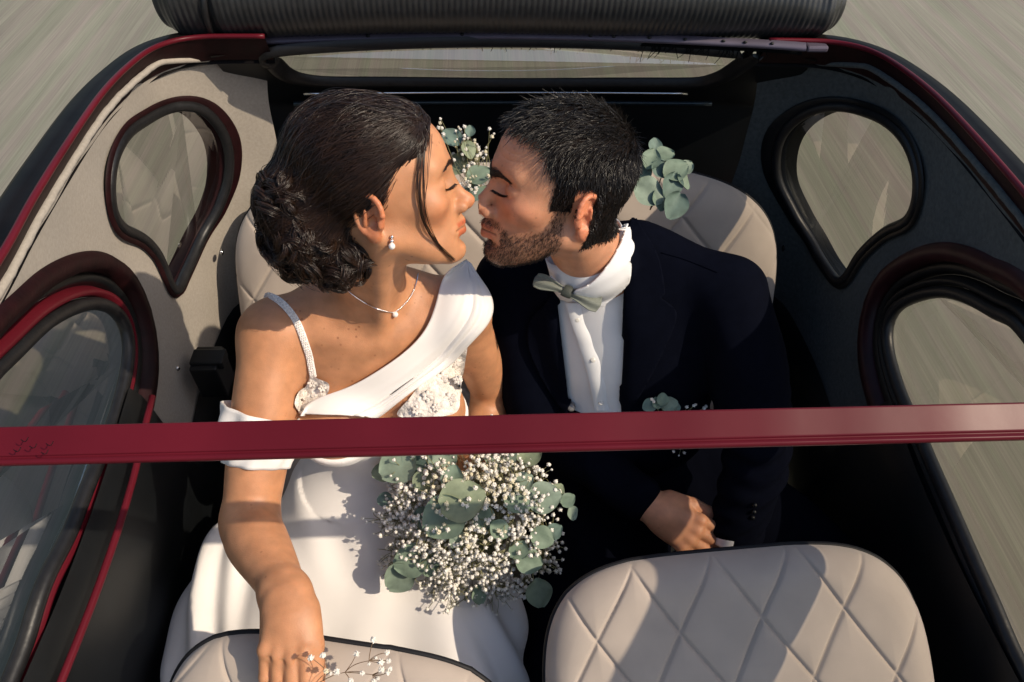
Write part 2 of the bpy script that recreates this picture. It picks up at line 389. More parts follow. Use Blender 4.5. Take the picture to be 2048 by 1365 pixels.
# --- roof rails: outer gutter, burgundy ridge, inner flange
RCa = resample([(-1.2, .64), (-.6, .645), (-.25, .640), (0, .632), (.18, .638), (.30, .652), (.45, .668), (.62, .686), (.74, .690), (.83, .684), (.885, .660), (.912, .620), (.918, .575), (.92, .50)], 140)
def rail_curve(s, off, dz):
    T = np.gradient(RCa, axis=0); T /= np.linalg.norm(T, axis=1)[:, None]; c = RCa + off * np.stack([-T[:, 1], T[:, 0]], 1)
    return np.array([(s * x, y, zr(y0) + dz) for (y, x), y0 in zip(c, RCa[:, 0])])
GUTTER = mat('glossy_black_gutter', (.006, .005, .005), .45, var=.4, vscale=14, spec=.06, bump=.15, bscale=8, dist=.01)
for s in (-1, 1):
    mb = MB(); mb.grid(np.stack([rail_curve(s, *q) for q in ((.004, -.003), (.010, -.006), (.024, -.003), (.042, -.004), (.054, -.012), (.056, -.035), (.030, -.07))], 1)); mb.build('roof_gutter', GUTTER, car)
    mb = MB(); mb.tube(rail_curve(s, .0, .0), .0048, 8); rr = mb.build('roof_rail', BURG, car)
    mb = MB(); mb.grid(np.stack([rail_curve(s, *q) for q in ((-.001, -.003), (.003, -.012), (.010, -.028), (.020, -.045), (.026, -.06))], 1)); mb.build('rail_flange', BURGDK, rr)
# --- side panels with window openings
def poly_on_wall(s, pts, n): return resample([to_wall(s, *p) for p in pts], n, True)
QL = [(374,221),(410,232),(440,269),(453,309),(453,353),(445,390),(421,445),(396,496),(372,548),(357,578),(341,540),(322,498),(293,467),(256,448),(238,426),(231,390),(233,346),(242,313),(264,276),(300,250),(337,230)]
QR = [(1672,222),(1716,231),(1765,253),(1798,284),(1818,324),(1825,363),(1820,412),(1802,436),(1769,451),(1738,475),(1708,508),(1690,540),(1673,558),(1659,543),(1633,504),(1607,456),(1576,398),(1560,359),(1559,315),(1571,275),(1598,245),(1633,227)]
DL = [(183,627),(220,619),(249,627),(271,648),(280,678),(278,714),(271,758),(260,799),(249,839),(213,933),(188,997),(163,1065),(121,1143),(89,1235),(59,1330)]
DR = [(1817,602),(1848,596),(1880,598),(1923,615),(1975,649),(2022,683)]
DR2 = [(1777,619),(1759,639),(1754,663),(1761,710),(1777,766),(1793,807),(1828,884),(1868,979),(1915,1090),(1975,1226),(2030,1352)]
def door_poly(s):
    if s < 0:
        a = [to_wall(s, *p) for p in DL]; up = [to_wall(s, *p) for p in [(143,648),(99,685),(37,751),(2,795)]]
    else:
        a = [to_wall(s, *p) for p in DR[:1] + DR2][::1]; up = [to_wall(s, *p) for p in DR[1:]]
    fr = [(-.62, a[-1][1] - .01), (-.74, a[-1][1] + .02), (-.80, 1.14), (-.78, 1.26), (-.70, 1.33), (-.5, 1.36), (-.25, 1.37)]
    return resample(list(a) + fr + list(up)[::-1], 160, True)
WIN = {-1: [poly_on_wall(-1, QL, 120), door_poly(-1)], 1: [poly_on_wall(1, QR, 120), door_poly(1)]}
def inside(poly, y, z):
    c = np.zeros(np.shape(y), bool); n = len(poly)
    for i in range(n):
        a, b = poly[i], poly[(i + 1) % n]
        k = (a[1] > z) != (b[1] > z); xi = (b[0] - a[0]) * (z - a[1]) / (b[1] - a[1] + 1e-12) + a[0]
        c ^= k & (y < xi)
    return c
def offset_poly(poly, d):
    T = np.roll(poly, -1, 0) - np.roll(poly, 1, 0); T /= np.linalg.norm(T, axis=1)[:, None] + 1e-12
    area = .5 * np.sum(poly[:, 0] * np.roll(poly[:, 1], -1) - np.roll(poly[:, 0], -1) * poly[:, 1]); sg = 1 if area > 0 else -1
    o = poly + sg * d * np.stack([T[:, 1], -T[:, 0]], 1)
    for _ in range(3): o = .5 * o + .25 * (np.roll(o, 1, 0) + np.roll(o, -1, 0))
    return o
def wall_loop(s, poly, off): return np.array([wall_pt(s, y, z, off + .02) for y, z in poly])
for s in (-1, 1):
    ys = np.arange(-.95, 1.03, .009); H = 110; G = np.zeros((len(ys), H, 3)); yz = np.zeros((len(ys), H, 2))
    for i, y in enumerate(ys):
        top = zr(min(y, .95)) - .034 - .05 * max(0, (y - .86) / .2)
        for j in range(H):
            z = .68 + (top - .68) * j / (H - 1); yz[i, j] = (y, z)
    holes = [offset_poly(WIN[s][0], .012), offset_poly(WIN[s][1], .088)]
    hit = np.zeros(yz.shape[:2], bool)
    for h in holes: hit |= inside(h, yz[..., 0], yz[..., 1])
    for h in holes:                                              # pull the rim vertices onto the outline
        hh = resample(h, 600, True)
        for i, j in np.argwhere(hit):
            if hit[max(0, i - 1):i + 2, max(0, j - 1):j + 2].all(): continue
            dd = np.linalg.norm(hh - yz[i, j], axis=1); k = dd.argmin()
            if dd[k] < .025: yz[i, j] = hh[k]
    for i in range(len(ys)):
        for j in range(H): G[i, j] = wall_pt(s, yz[i, j, 0], yz[i, j, 1], .012 + .0025 * sin(31 * ys[i] + 9 * j / H) * sin(17 * j / H))
    V = G.reshape(-1, 3); F = []
    for i in range(len(ys) - 1):
        for j in range(H - 1):
            q = [(i, j), (i + 1, j), (i + 1, j + 1), (i, j + 1)]
            if all(hit[a] for a in q): continue
            F.append([a * H + b for a, b in q])
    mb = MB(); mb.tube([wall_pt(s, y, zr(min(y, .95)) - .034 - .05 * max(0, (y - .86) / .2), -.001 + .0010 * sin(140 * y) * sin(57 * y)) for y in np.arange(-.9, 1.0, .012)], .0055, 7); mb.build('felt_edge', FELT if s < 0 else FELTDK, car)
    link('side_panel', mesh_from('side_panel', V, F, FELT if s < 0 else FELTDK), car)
    # outer skin behind it, so that the panel has thickness and the road does not show through gaps
    mb = MB(); mb.grid(np.array([[wall_pt(s, y, z, .030 + .03 * max(0, (.95 - z))) for z in np.linspace(.3, .95, 8)] for y in np.linspace(-.95, 1.1, 40)]))
    mb.build('body_side', BURG, car)
    mb = MB(); mb.grid(np.array([[wall_pt(s, y, z, .024) for z in np.linspace(.3, .74, 8)] for y in np.linspace(-.95, 1.06, 40)])); mb.build('lower_lining', BLACKCARPET, car)
    # quarter window: flange, rubber seal, pane
    q = WIN[s][0]
    mb = MB(); mb.grid(np.stack([wall_loop(s, offset_poly(q, .030), -.013), wall_loop(s, offset_poly(q, .024), -.020), wall_loop(s, offset_poly(q, .008), -.004), wall_loop(s, offset_poly(q, .004), .03)], 1), closed_u=True)
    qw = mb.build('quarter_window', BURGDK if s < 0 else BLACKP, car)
    mb = MB(); mb.tube(wall_loop(s, offset_poly(q, .010), -.012), .0115, 10, True); mb.build('rubber_seal', RUBBER, qw)
    mb = MB(); mb.add(wall_loop(s, offset_poly(q, .006), .004), [tuple(range(len(q)))]); mb.build('pane', GLASS, qw, False)
    # door: opening flange, black weather strip, window frame, rubber, pane
    d = WIN[s][1]
    def band(offs, m_, nm, par):
        mb = MB(); mb.grid(np.stack([wall_loop(s, offset_poly(d, a), b) for a, b in offs], 1), closed_u=True); return mb.build(nm, m_, par)
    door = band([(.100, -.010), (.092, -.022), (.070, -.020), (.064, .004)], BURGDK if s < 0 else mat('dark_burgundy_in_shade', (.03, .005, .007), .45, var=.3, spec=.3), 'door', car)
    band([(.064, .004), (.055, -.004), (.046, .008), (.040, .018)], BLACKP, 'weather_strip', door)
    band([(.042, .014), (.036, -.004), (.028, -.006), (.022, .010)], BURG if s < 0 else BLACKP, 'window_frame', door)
    mb = MB(); mb.tube(wall_loop(s, offset_poly(d, .011), .004), .012, 10, True); mb.build('rubber_seal', RUBBER, door)
    mb = MB(); mb.add(wall_loop(s, offset_poly(d, .004), .014), [tuple(range(len(d)))]); mb.build('pane', GLASS, door, False)
    # inner door card, below the window
    mb = MB(); zb = lambda y: 1.06
    cg = []
    for y in np.linspace(-.95, 1.0, 60):
        zt = (WIN[s][1][:, 1].min() - .05) if y < .40 else .70
        cg.append([wall_pt(s, y, z, o + .02) for z, o in ((zt + .055, -.014), (zt + .03, -.028), (zt - .02, -.034), (zt - .2, -.030), (.45, -.024))])
    mb.grid(np.array(cg)); mb.build('door_card', BLACKP, car)
    zt = WIN[s][1][:, 1].min() - .02
    if s < 0:
        mb = MB(); mb.tube([to_p for to_p in [wall_pt(s, y, zt + .005 + .03 * max(0, y - .1), -.034) for y in np.linspace(-.9, .36, 30)]], .006, 8)
        mb.build('waist_rail', BURG, car)
# --- door latch by the left pillar
def box_between(name, c, half, m_, par, R=None, bev=.004):
    mb = MB(); mb.box((0, 0, 0), half, R); o = mb.build(name, m_, par, False)
    o.location = Vector(o.location) + Vector(c)
    b = o.modifiers.new('bevel', 'BEVEL'); b.width = bev; b.segments = 2; return o
ly, lz = to_wall(-1, 385, 745)
Lp = wall_pt(-1, ly, lz, -.045)
latch = box_between('door_latch', Lp, (.030, .035, .05), BLACKP, car)
Lq = wall_pt(-1, ly, lz + .045, -.05)
lb = box_between('latch_cap', Lq, (.036, .022, .012), BLACKP, latch); lb.location = Vector(Lq) - Vector(Lp)
bt = at(354, 737, (ray(354, 737) @ CF) * 0 + np.linalg.norm(Lp - CP) / np.linalg.norm(ray(354, 737)) - .035)
mb = MB(); mb.ball(bt, .0065); mb.ball(bt + .004 * nrm(CP - bt), .0035); mb.build('rivet', CHROME, car)
# small chrome snap on the panel
for px, py, s in ((427, 505, -1), (1582, 497, 1)):
    y, z = to_wall(s, px, py); c = wall_pt(s, y, z, -.02)
    mb = MB(); a = np.linspace(0, 2 * pi, 16, endpoint=False); mb.tube([c + .006 * np.array([0, cos(t), sin(t)]) for t in a], .0022, 6, True); mb.ball(c, .004); mb.build('snap_button', CHROME if s < 0 else RUBBER, car)
# --- rear: window frame, pane, sill trims, bulkhead, shelf
RT, RB = (1.405, .99), (float(at_y(1020, 160, 1.10)[2]), 1.10)
def rear_pt(x, t): return np.array([x, RB[1] + (RT[1] - RB[1]) * t - .06 * (x / .6) ** 2, RB[0] + (RT[0] - RB[0]) * t])
def to_rear(px, py):
    r = ray(px, py); lo, hi = .5, 4
    n = np.array([0, RT[0] - RB[0], -(RT[1] - RB[1])])
    def g(t):
        P = CP + r * t; Q = rear_pt(P[0], 0); return (P - Q) @ n
    for _ in range(50):
        mid = (lo + hi) / 2
        if g(mid) < 0: lo = mid
        else: hi = mid
    P = CP + r * hi; return P[0], (P[2] - RB[0]) / (RT[0] - RB[0])
RW = [to_rear(*p) for p in [(560,120),(585,143),(620,154),(700,158),(1020,161),(1350,160),(1420,153),(1462,130),(1500,100)]]
RW = RW + [(RW[-1][0] + .005, .93), (.3, .97), (0, .98), (-.3, .97), (RW[0][0] - .02, .93)]
RWp = resample(RW, 140, True)
rl = lambda poly, off: np.array([rear_pt(x, t) + np.array([0, off, off * .4]) for x, t in poly])
def off2(poly, d):                               # offset in (x, t) with t scaled to metres
    k = np.array([1, .23]); return offset_poly(poly * k, d) / k
mb = MB(); mb.grid(np.stack([rl(off2(RWp, .045), .004), rl(off2(RWp, .03), -.014), rl(off2(RWp, .012), -.010), rl(off2(RWp, .0), .006)], 1), closed_u=True)
rw = mb.build('rear_window', RUBBER, car)
mb = MB(); mb.add(rl(off2(RWp, .004), .004), [tuple(range(len(RWp)))]); mb.build('pane', GLASS, rw, False)
mb = MB()                                       # tail panel round the window
xs = np.linspace(-.62, .62, 90); tsv = np.linspace(-.9, 1.0, 70); Gr = np.array([[rear_pt(x, t) + np.array([0, .006, 0]) if t > -.5 else rear_pt(x, -.5) + np.array([0, .006, (t + .5) * .6]) for t in tsv] for x in xs])
XX, TT = np.meshgrid(xs, tsv, indexing='ij'); hole = inside(off2(RWp, .012), XX, TT); Fq = []
for i in range(len(xs) - 1):
    for j in range(len(tsv) - 1):
        q = [(i, j), (i + 1, j), (i + 1, j + 1), (i, j + 1)]
        if any(hole[a] for a in q): continue
        Fq.append([a * len(tsv) + b for a, b in q])
link('tail_panel', mesh_from('tail_panel', Gr.reshape(-1, 3), Fq, BLACKP), car)
for py_, rad, mm, x0, x1 in ((178, .0035, CHROME, 610, 1372), (198, .006, mat('satin_blue_black_trim', (.035, .05, .06), .3, .6, var=.1), 590, 1420)):
    pts = []
    for px in np.linspace(x0, x1, 24):
        x, t = to_rear(px, py_ + 2 * ((px - 1000) / 400) ** 2 - 1); pts.append(rear_pt(x, t) + np.array([0, -.02, 0]))
    mb = MB(); mb.tube(pts, rad, 8); mb.build('window_trim', mm, car)
mb = MB(); mb.grid(np.array([[(x, y, z) for (y, z) in ((1.3, .99), (1.10, .95), (1.04, .92), (1.02, .88), (1.02, .4))] for x in np.linspace(-.66, .66, 12)])); mb.build('parcel_shelf', BLACKCARPET, car)
mb = MB(); mb.grid(np.array([[(x, y, .32) for y in (-1.0, 1.1)] for x in (-.72, .72)])); mb.build('floor_carpet', BLACKCARPET, car)
# --- rolled canvas roof
def roll_axis(x): return np.array([x + .005, 1.0 - .015 * (x / .7) ** 2, 1.512 - .01 * (x / .7) ** 2])
mb = MB(); NR = 118; ring = []; xs = []
for i in range(NR):
    for k in range(4): xs.append((-0.70 + 1.335 * (i + k / 4) / NR, k))
A = np.linspace(0, 2 * pi, 44, endpoint=False)
Gc = []
for x, k in xs:
    e = 1 - .30 * smooth01((abs(x + .0325) - .625) / .043) - .10 * np.exp(-((x + .60) / .012) ** 2) - .05 * np.exp(-((x - .58) / .02) ** 2)
    r = (.083 * e + (.0010 if k in (1, 2) else -.0004)) * (1 + .02 * sin(9 * x) + .05 * np.exp(-((x + .62) / .05) ** 2) * np.sin(3 * A + 1) + .05 * np.exp(-((x - .59) / .04) ** 2) * np.sin(4 * A))
    c = roll_axis(x); Gc.append(np.stack([np.full_like(A, c[0]), c[1] + r * np.cos(A), c[2] + .9 * r * np.sin(A) + .006 * np.cos(2 * A)], 1))
Gc = np.array(Gc); n_, k_ = Gc.shape[:2]; mb.grid(np.transpose(Gc, (1, 0, 2)), closed_u=True)
mb.add(Gc[0], [tuple(range(k_))]); mb.add(Gc[-1], [tuple(range(k_))[::-1]])
roll = mb.build('rolled_canvas_roof', VINYL, car)
mb = MB(); c = roll_axis(-.60); mb.tube([c + np.array([.012 * sin(t), .082 * cos(t), .074 * sin(t)]) for t in np.linspace(0, 2 * pi, 40, endpoint=False)], .006, 6, True); mb.build('strap', RUBBER, roll)
# --- rear roof rail: metal strip with screws, frayed threads of the old lining
pts_s = [(445,82),(560,79),(760,73),(1000,70),(1250,75),(1450,84),(1560,90),(1612,94)]
cs = resample([at(px, py, 1.435 - .04 * ((px - 1030) / 600) ** 2) for px, py in pts_s], 50)
mb = MB(); mb.grid(np.stack([cs + np.array([0, .010, .004]), cs + np.array([0, .006, .006]), cs + np.array([0, -.004, -.001]), cs + np.array([0, -.006, -.006]), cs + np.array([0, .004, -.012])], 1)); st = mb.build('rear_roof_rail', STRIP, car)
for k in (33, 36, 39, 42.5, 44, 46.5, 31, 20, 12):
    i = int(k); c = cs[i] + np.array([0, -.002, .002]); mb = MB(); mb.ball(c + np.array([.01 * (k - i), 0, 0]), (.0045, .003, .003), 8, 5); mb.build('screw', BLACKP, st)
mb = MB(); mb.grid(np.stack([cs + np.array([0, .03, -.005]), cs + np.array([0, .012, -.012]), cs + np.array([0, .006, -.020]), cs + np.array([0, .03, -.03])], 1)); mb.build('lining_edge', BLACKCARPET, st)
P = []
for i in range(150):
    t = rng.uniform(.06, .97); b = np.array([np.interp(t * 49, np.arange(50), cs[:, k]) for k in range(3)]) + np.array([0, .006, -.020])
    l = rng.uniform(.003, .012) * (2 if (t < .2 or t > .72) and rng.random() < .4 else 1); d = nrm([rng.normal() * .7, -.3, -1]); e = nrm([rng.normal(), 0, -.2])
    P.append([b + d * l * u + e * l * .6 * u * u for u in np.linspace(0, 1, 5)])
strands_mesh('frayed_thread', P, .0011, .0006, BLACKCARPET, st, kind='stuff')
# corner bits where the strip meets the side rails
for px, py, d_ in ((428, 82, 1.39), (1632, 95, 1.41)):
    box_between('rail_bracket', at(px, py, d_), (.022, .012, .006), BURG if px < 800 else STRIP, car)
# --- roof crossbar
cbL, cbR = at(-260, 902, .62), at(2330, 838, .645)
ax_ = nrm(cbR - cbL); NB = 60
prof = [(-.0172, -.012), (-.0186, -.004), (-.0185, -.0012), (-.0180, -.0003), (-.0172, .0), (-.0165, .0), (-.006, .0), (.0060, .0), (.0072, .0), (.0078, -.0004), (.0082, -.0016), (.0092, -.0020), (.0102, -.0012), (.0118, .0010), (.0136, .0012), (.0154, -.0006), (.0163, -.004), (.0160, -.008), (.012, -.012)]
# profile axes: u away from the bar's rear edge towards the front (down in the picture), v up out of the bar
vv = nrm(nrm(-CF * .82 + np.array([0, -.10, .55]))); vv = nrm(vv - ax_ * (vv @ ax_)); uu = nrm(np.cross(vv, ax_)); uu = uu if uu @ CU < 0 else -uu
G = []
for t in np.linspace(0, 1, NB):
    c = cbL + (cbR - cbL) * t; wob = .0004 * sin(40 * t) + .0003 * sin(91 * t + 1)
    G.append([c + uu * (a * 1.0) + vv * (b + wob) for a, b in prof])
mb = MB(); mb.grid(np.transpose(np.array(G), (1, 0, 2)), closed_u=True); mb.build('roof_crossbar', BURG, car)
mb = MB()
for a in ((45, 880), (62, 893), (30, 900), (85, 905), (95, 888)):
    p0 = at(a[0], a[1], .612); mb.tube(resample([p0 + vv * .002, p0 + vv * .002 + ax_ * .004 + uu * .002, p0 + vv * .002 + ax_ * .006 - uu * .002], 6), .0004, 5)
mb.build('paint_scratch', BURGDK, car)

# ================================================================== SEATS
def seat(name, top, bot, hw, H, T, p_top, dh, dvv, ph, kids=True, wing=2.6, uoff=0.0, sd=.0042, sw=.0019, NU=300, ue=None):
    """upholstered back-rest: top = top centre of its front face, bot = a lower point of the face's centre line"""
    top = np.asarray(top); v = nrm(np.asarray(bot) - top); u = np.array([1.0, 0, 0]) if ue is None else nrm(ue); u = nrm(u - v * (u @ v)); n = nrm(np.cross(u, v)); n = n if n @ (CP - top) > 0 else -n
    NV = NU; tt = np.linspace(0, 1, NV); vv_ = H * (1 - np.cos(tt * pi * .5)) ** 1.0
    def w(vq):
        a = np.clip(1 - vq / (H * wing / 2.6), 0, 1); return hw * (1 - a ** p_top) ** (1 / p_top)
    G = np.zeros((NV, NU, 3)); Bk = np.zeros((NV, NU, 3))
    sa = np.linspace(-1, 1, NU); sa = np.sign(sa) * (1 - (1 - np.abs(sa)) ** 1.25)
    for i, vq in enumerate(vv_):
        wq = max(w(vq), .004)
        x = sa * wq
        # distance to the outline (approx.)
        a = np.clip(1 - vq / (H * wing / 2.6), 0, 1)
        q = ((np.abs(x) / hw) ** p_top + a ** p_top) ** (1 / p_top); e = np.clip((1 - q) / .17, 0, 1)
        hgt = -T * .52 * (1 - np.sqrt(1 - (1 - e) ** 2))
        hgt = hgt + .010 * np.cos(np.clip(x / hw, -1, 1) * pi / 2) * min(1, vq / .16)
        # stitched diamonds
        xs_ = x + uoff + .006 * np.sin(vq * 14 + ph); vs_ = vq + .010 * np.sin(x * 11 + ph)
        a1 = xs_ / dh + vs_ / dvv; a2 = xs_ / dh - vs_ / dvv
        d1 = np.abs((a1 + ph) % 2 - 1); d2 = np.abs((a2 + ph) % 2 - 1)      # 0..1, 1 at a seam
        s1, s2 = (1 - d1), (1 - d2)
        k = dh * .62
        g = np.minimum(s1, s2) * k
        puff = .0036 * (1 - np.exp(-g / .009)) - sd * np.exp(-(g / sw) ** 2)
        hgt = hgt + puff * (.35 + .65 * np.clip((1 - q) / .10, 0, 1))
        G[i] = top[None] + v[None] * vq + u[None] * x[:, None] + n[None] * (hgt[:, None] - .006)
        Bk[i] = top[None] + v[None] * (vq + .004) + u[None] * (x * .985)[:, None] - n[None] * (T * .55 + .6 * T * np.clip(e, 0, 1) ** .5)[:, None]
    mb = MB(); mb.grid(G); o = mb.build(name, SEAT, car)
    mbk = MB(); mbk.grid(Bk[:, ::-1]); 
    ol = np.concatenate([G[::-1, 0], G[:, -1]]); ob = np.concatenate([Bk[::-1, 0], Bk[:, -1]])
    mbk.grid(np.stack([ob, ol - n * .003], 0)); mbk.build('seat_shell', PIPING, o)
    edge = np.concatenate([G[::-1, 0], G[:, -1]]); L_ = resample(edge, 160)
    mb = MB(); mb.tube(L_ - n * .004, .0048, 6); mb.build('piping', PIPING, o)
    return o, dict(top=top, u=u, v=v, n=n)
fsR, FR = seat('front_seat', at(1466, 1116, 1.055), at(1492, 1365, 1.045), .300, .62, .075, 4.2, .0625, .098, .35, wing=1.3, ue=at(1690, 1104, 1) - at(1240, 1112, 1))
fsL, FL = seat('front_seat', at(688, 1328, .97), at(668, 1470, .99), .262, .62, .075, 4.2, .0625, .098, .9, wing=1.3, ue=at(900, 1272, 1) - at(480, 1284, 1))
rb, RBF = seat('rear_bench', at(1013, 330, 1.56), at(1013, 640, 1.68), .655, .60, .10, 3.6, .085, .105, .2, wing=1.5, sw=.003, NU=320, ue=at(1500, 340, 1) - at(500, 352, 1))
mb = MB(); mb.ball((0, .50, .56), (.60, .30, .13), 40, 20); mb.build('bench_cushion', SEAT, car)
# ================================================================== PEOPLE: shared
def skin_mat(name, col, frk):
    M = mat(name, col, .47, var=.15, vscale=38, bump=.28, bscale=600, spec=.42, sss=.22, dist=.0012, tint=True)
    nt = M.node_tree; P = nt.nodes['Principled BSDF']; L = nt.links.new
    src = P.inputs['Base Color'].links[0].from_socket
    tc = nt.nodes.new('ShaderNodeTexCoord'); vo = nt.nodes.new('ShaderNodeTexVoronoi'); vo.inputs['Scale'].default_value = 85; L(tc.outputs['Object'], vo.inputs['Vector'])
    nz = nt.nodes.new('ShaderNodeTexNoise'); nz.inputs['Scale'].default_value = 18; L(tc.outputs['Object'], nz.inputs['Vector'])
    a = nt.nodes.new('ShaderNodeMapRange'); a.inputs[1].default_value = .10; a.inputs[2].default_value = .22; a.inputs[3].default_value = 1; a.inputs[4].default_value = 0; L(vo.outputs['Distance'], a.inputs[0])
    b = nt.nodes.new('ShaderNodeMapRange'); b.inputs[1].default_value = .50; b.inputs[2].default_value = .66; b.inputs[3].default_value = 0; b.inputs[4].default_value = frk; L(nz.outputs[0], b.inputs[0])
    q = nt.nodes.new('ShaderNodeMath'); q.operation = 'MULTIPLY'; L(a.outputs[0], q.inputs[0]); L(b.outputs[0], q.inputs[1])
    mx = nt.nodes.new('ShaderNodeMix'); mx.data_type = 'RGBA'; L(q.outputs[0], mx.inputs['Factor']); L(src, mx.inputs[6]); mx.inputs[7].default_value = (col[0] * .42, col[1] * .30, col[2] * .28, 1); L(mx.outputs[2], P.inputs['Base Color'])
    return M
def Rx(a): c, s = cos(a), sin(a); return np.array([[1, 0, 0], [0, c, -s], [0, s, c]])
def Ry(a): c, s = cos(a), sin(a); return np.array([[c, 0, s], [0, 1, 0], [-s, 0, c]])
def Rz(a): c, s = cos(a), sin(a); return np.array([[c, -s, 0], [s, c, 0], [0, 0, 1]])
class Head:
    def __init__(s, o, R, sc): s.o = np.asarray(o, float); s.R = R; s.s = sc
    @staticmethod
    def facing(nose_px, d, R, sc, nose):          # put the tip of the nose where it is
        return Head(at(*nose_px, d) - R @ (np.array(nose) * sc), R, sc)
    def p(s, x, y, z): return s.o + s.R @ (np.array([x, y, z]) * s.s)
    def loc(s, V): return (np.asarray(V) - s.o) @ s.R / s.s
def head_sdf(F, H, male, pucker):
    e = lambda c, r, k, op='+', R=None: F.ell(H.p(*c), np.array(r) * H.s, H.R if R is None else H.R @ R, k * H.s, op)
    c_ = lambda a, b, ra, rb, k, op='+': F.cap(H.p(*a), H.p(*b), ra * H.s, rb * H.s, k * H.s, op)
    m_ = male
    e((-.006, 0, .042), (.097, .077, .088), .02)
    e((.040, 0, .054), (.055, .059, .055), .03)
    e((.043, 0, -.008), (.052, .055, .060), .03)
    e((.068, 0, -.045), (.030, .031, .030), .022)
    for s in (-1, 1):
        c_((.006, s * (.052 if m_ else .048), -.042), (.074, s * .018, -.088), .016, .014, .03)
        e((.060, s * .044, -.004), (.024, .018, .016), .02)
        c_((.0905 if m_ else .089, s * .006, .039), (.080 if m_ else .078, s * .043, .042), .0105 if m_ else .0065, .0075 if m_ else .006, .016)
    e((.042, 0, -.066), (.045, .042, .032), .02)
    e((.083, 0, -.090), (.0155, .019 if m_ else .016, .0145), .015)
    for s in (-1, 1):
        e((.097, s * .033, .018), (.0155 if m_ else .013, .018, .0115), .013, '-')
        e((.0775, s * .0325, .0165), (.0125, .0155, .0115), .004)
    nl = .004 if m_ else 0.0
    c_((.088, 0, .028), (.111 + nl, 0, -.014), .0072 if m_ else .006, .0090 if m_ else .0076, .014)
    e((.1145 + nl, 0, -.020), (.0115, .0105 if m_ else .0092, .0100), .008)
    for s in (-1, 1):
        e((.1035 + nl * .5, s * .0130, -.0245), (.0110, .0072, .0085), .007)
    c_((.100, 0, -.032), (.114 + nl, 0, -.0275), .004, .0042, .006)
    for s in (-1, 1): e((.108 + nl * .7, s * .0072, -.0330), (.0062, .0034, .0036), .003, '-', Rz(s * .25))
    p = pucker
    w = .022 - 1.2 * p
    for s in (-1, 1):
        c_((.0990 + p, 0, -.0475), (.086 + p * .6, s * w, -.0540), .0052 if m_ else .0044, .0026, .010)
        c_((.0970 + p, 0, -.0610), (.085 + p * .6, s * w, -.0555), .0058 if m_ else .0049, .0028, .010)
        c_((.1055 + p, 0, -.0543), (.090 + p * .6, s * (w + .003), -.0548), .0014, .0012, .0030, '-')
    e((.099, 0, -.0745), (.008, .018, .0045), .008, '-')
    # ears
    for s in (-1, 1):
        Re = Rz(s * .50) @ Ry(.26)
        ec = np.array([-.012, s * .0765, .004])
        q = lambda x, y, z: tuple(ec + Re @ np.array([x, s * y, z]))
        e(ec, (.0195, .0055, .0290), .006, '+', Re)
        N = 14; rim = []
        for t in np.linspace(-2.2, 2.5, N):     # helix: open at the front below
            rim.append(q(-.002 - .0180 * cos(t) * 1.0 if False else -.0015 - .0180 * cos(t), .006, .004 + .0275 * -sin(-t) if False else .004 + .0275 * sin(t)))
        rim = [q(-.0015 - .0200 * cos(t), .0055, .003 + .0275 * sin(t)) for t in np.linspace(-1.5, 3.0, N)]
        for i in range(N - 1): c_(rim[i], rim[i + 1], .0036, .0036, .003)
        c_(rim[-1], q(.006, .002, .004), .0034, .003, .003)
        e(q(-.002, .0085, .011), (.0100, .0062, .0150), .003, '-', Re)      # scapha
        e(q(.004, .0085, -.007), (.0098, .0110, .0115), .003, '-', Re)      # concha
        c_(q(-.008, .006, -.012), q(-.007, .006, .008), .0030, .0026, .003)     # antihelix
        c_(q(.013, .003, -.010), q(.012, .003, -.002), .0038, .0030, .004)      # tragus
        e(q(.003, .002, -.0260), (.0085, .0048, .0085), .006, '+', Re)     # lobe
def head_tint(L, male, lip, blush, C, pucker=0.0):
    """colour of lips, cheeks, ears; L = head coordinates"""
    x, y, z = L.T
    lipw = np.clip(1 - (np.abs(y) / (.0225 - pucker)) ** 2, 0, 1)
    ul = np.exp(-((z + .0485) / .0042) ** 4) ; ll = np.exp(-((z + .0612) / .0056) ** 4)
    mk = np.clip((ul + ll) * (lipw > 0) * smooth01(lipw * 3), 0, 1) * (x > .085)
    line = np.exp(-((z + .0545) / .0012) ** 2) * (x > .085) * (np.abs(y) < .024)
    C *= 1 + (np.array(lip) - 1) * mk[:, None]; C *= (1 - .55 * line)[:, None]
    ck = np.exp(-(((x - .068) / .026) ** 2 + ((np.abs(y) - .045) / .025) ** 2 + ((z + .014) / .022) ** 2)); C *= 1 + (np.array(blush) - 1) * ck[:, None]
    er = smooth01((np.abs(y) - .072) / .006) * (np.abs(z) < .04) * (x < .02); C *= 1 + (np.array((1.05, .80, .74)) - 1) * er[:, None]
    ns = np.exp(-(((x - .118) / .012) ** 2 + (y / .014) ** 2 + ((z + .022) / .012) ** 2)); C *= 1 + (np.array((1.0, .82, .78)) - 1) * ns[:, None]
    return C
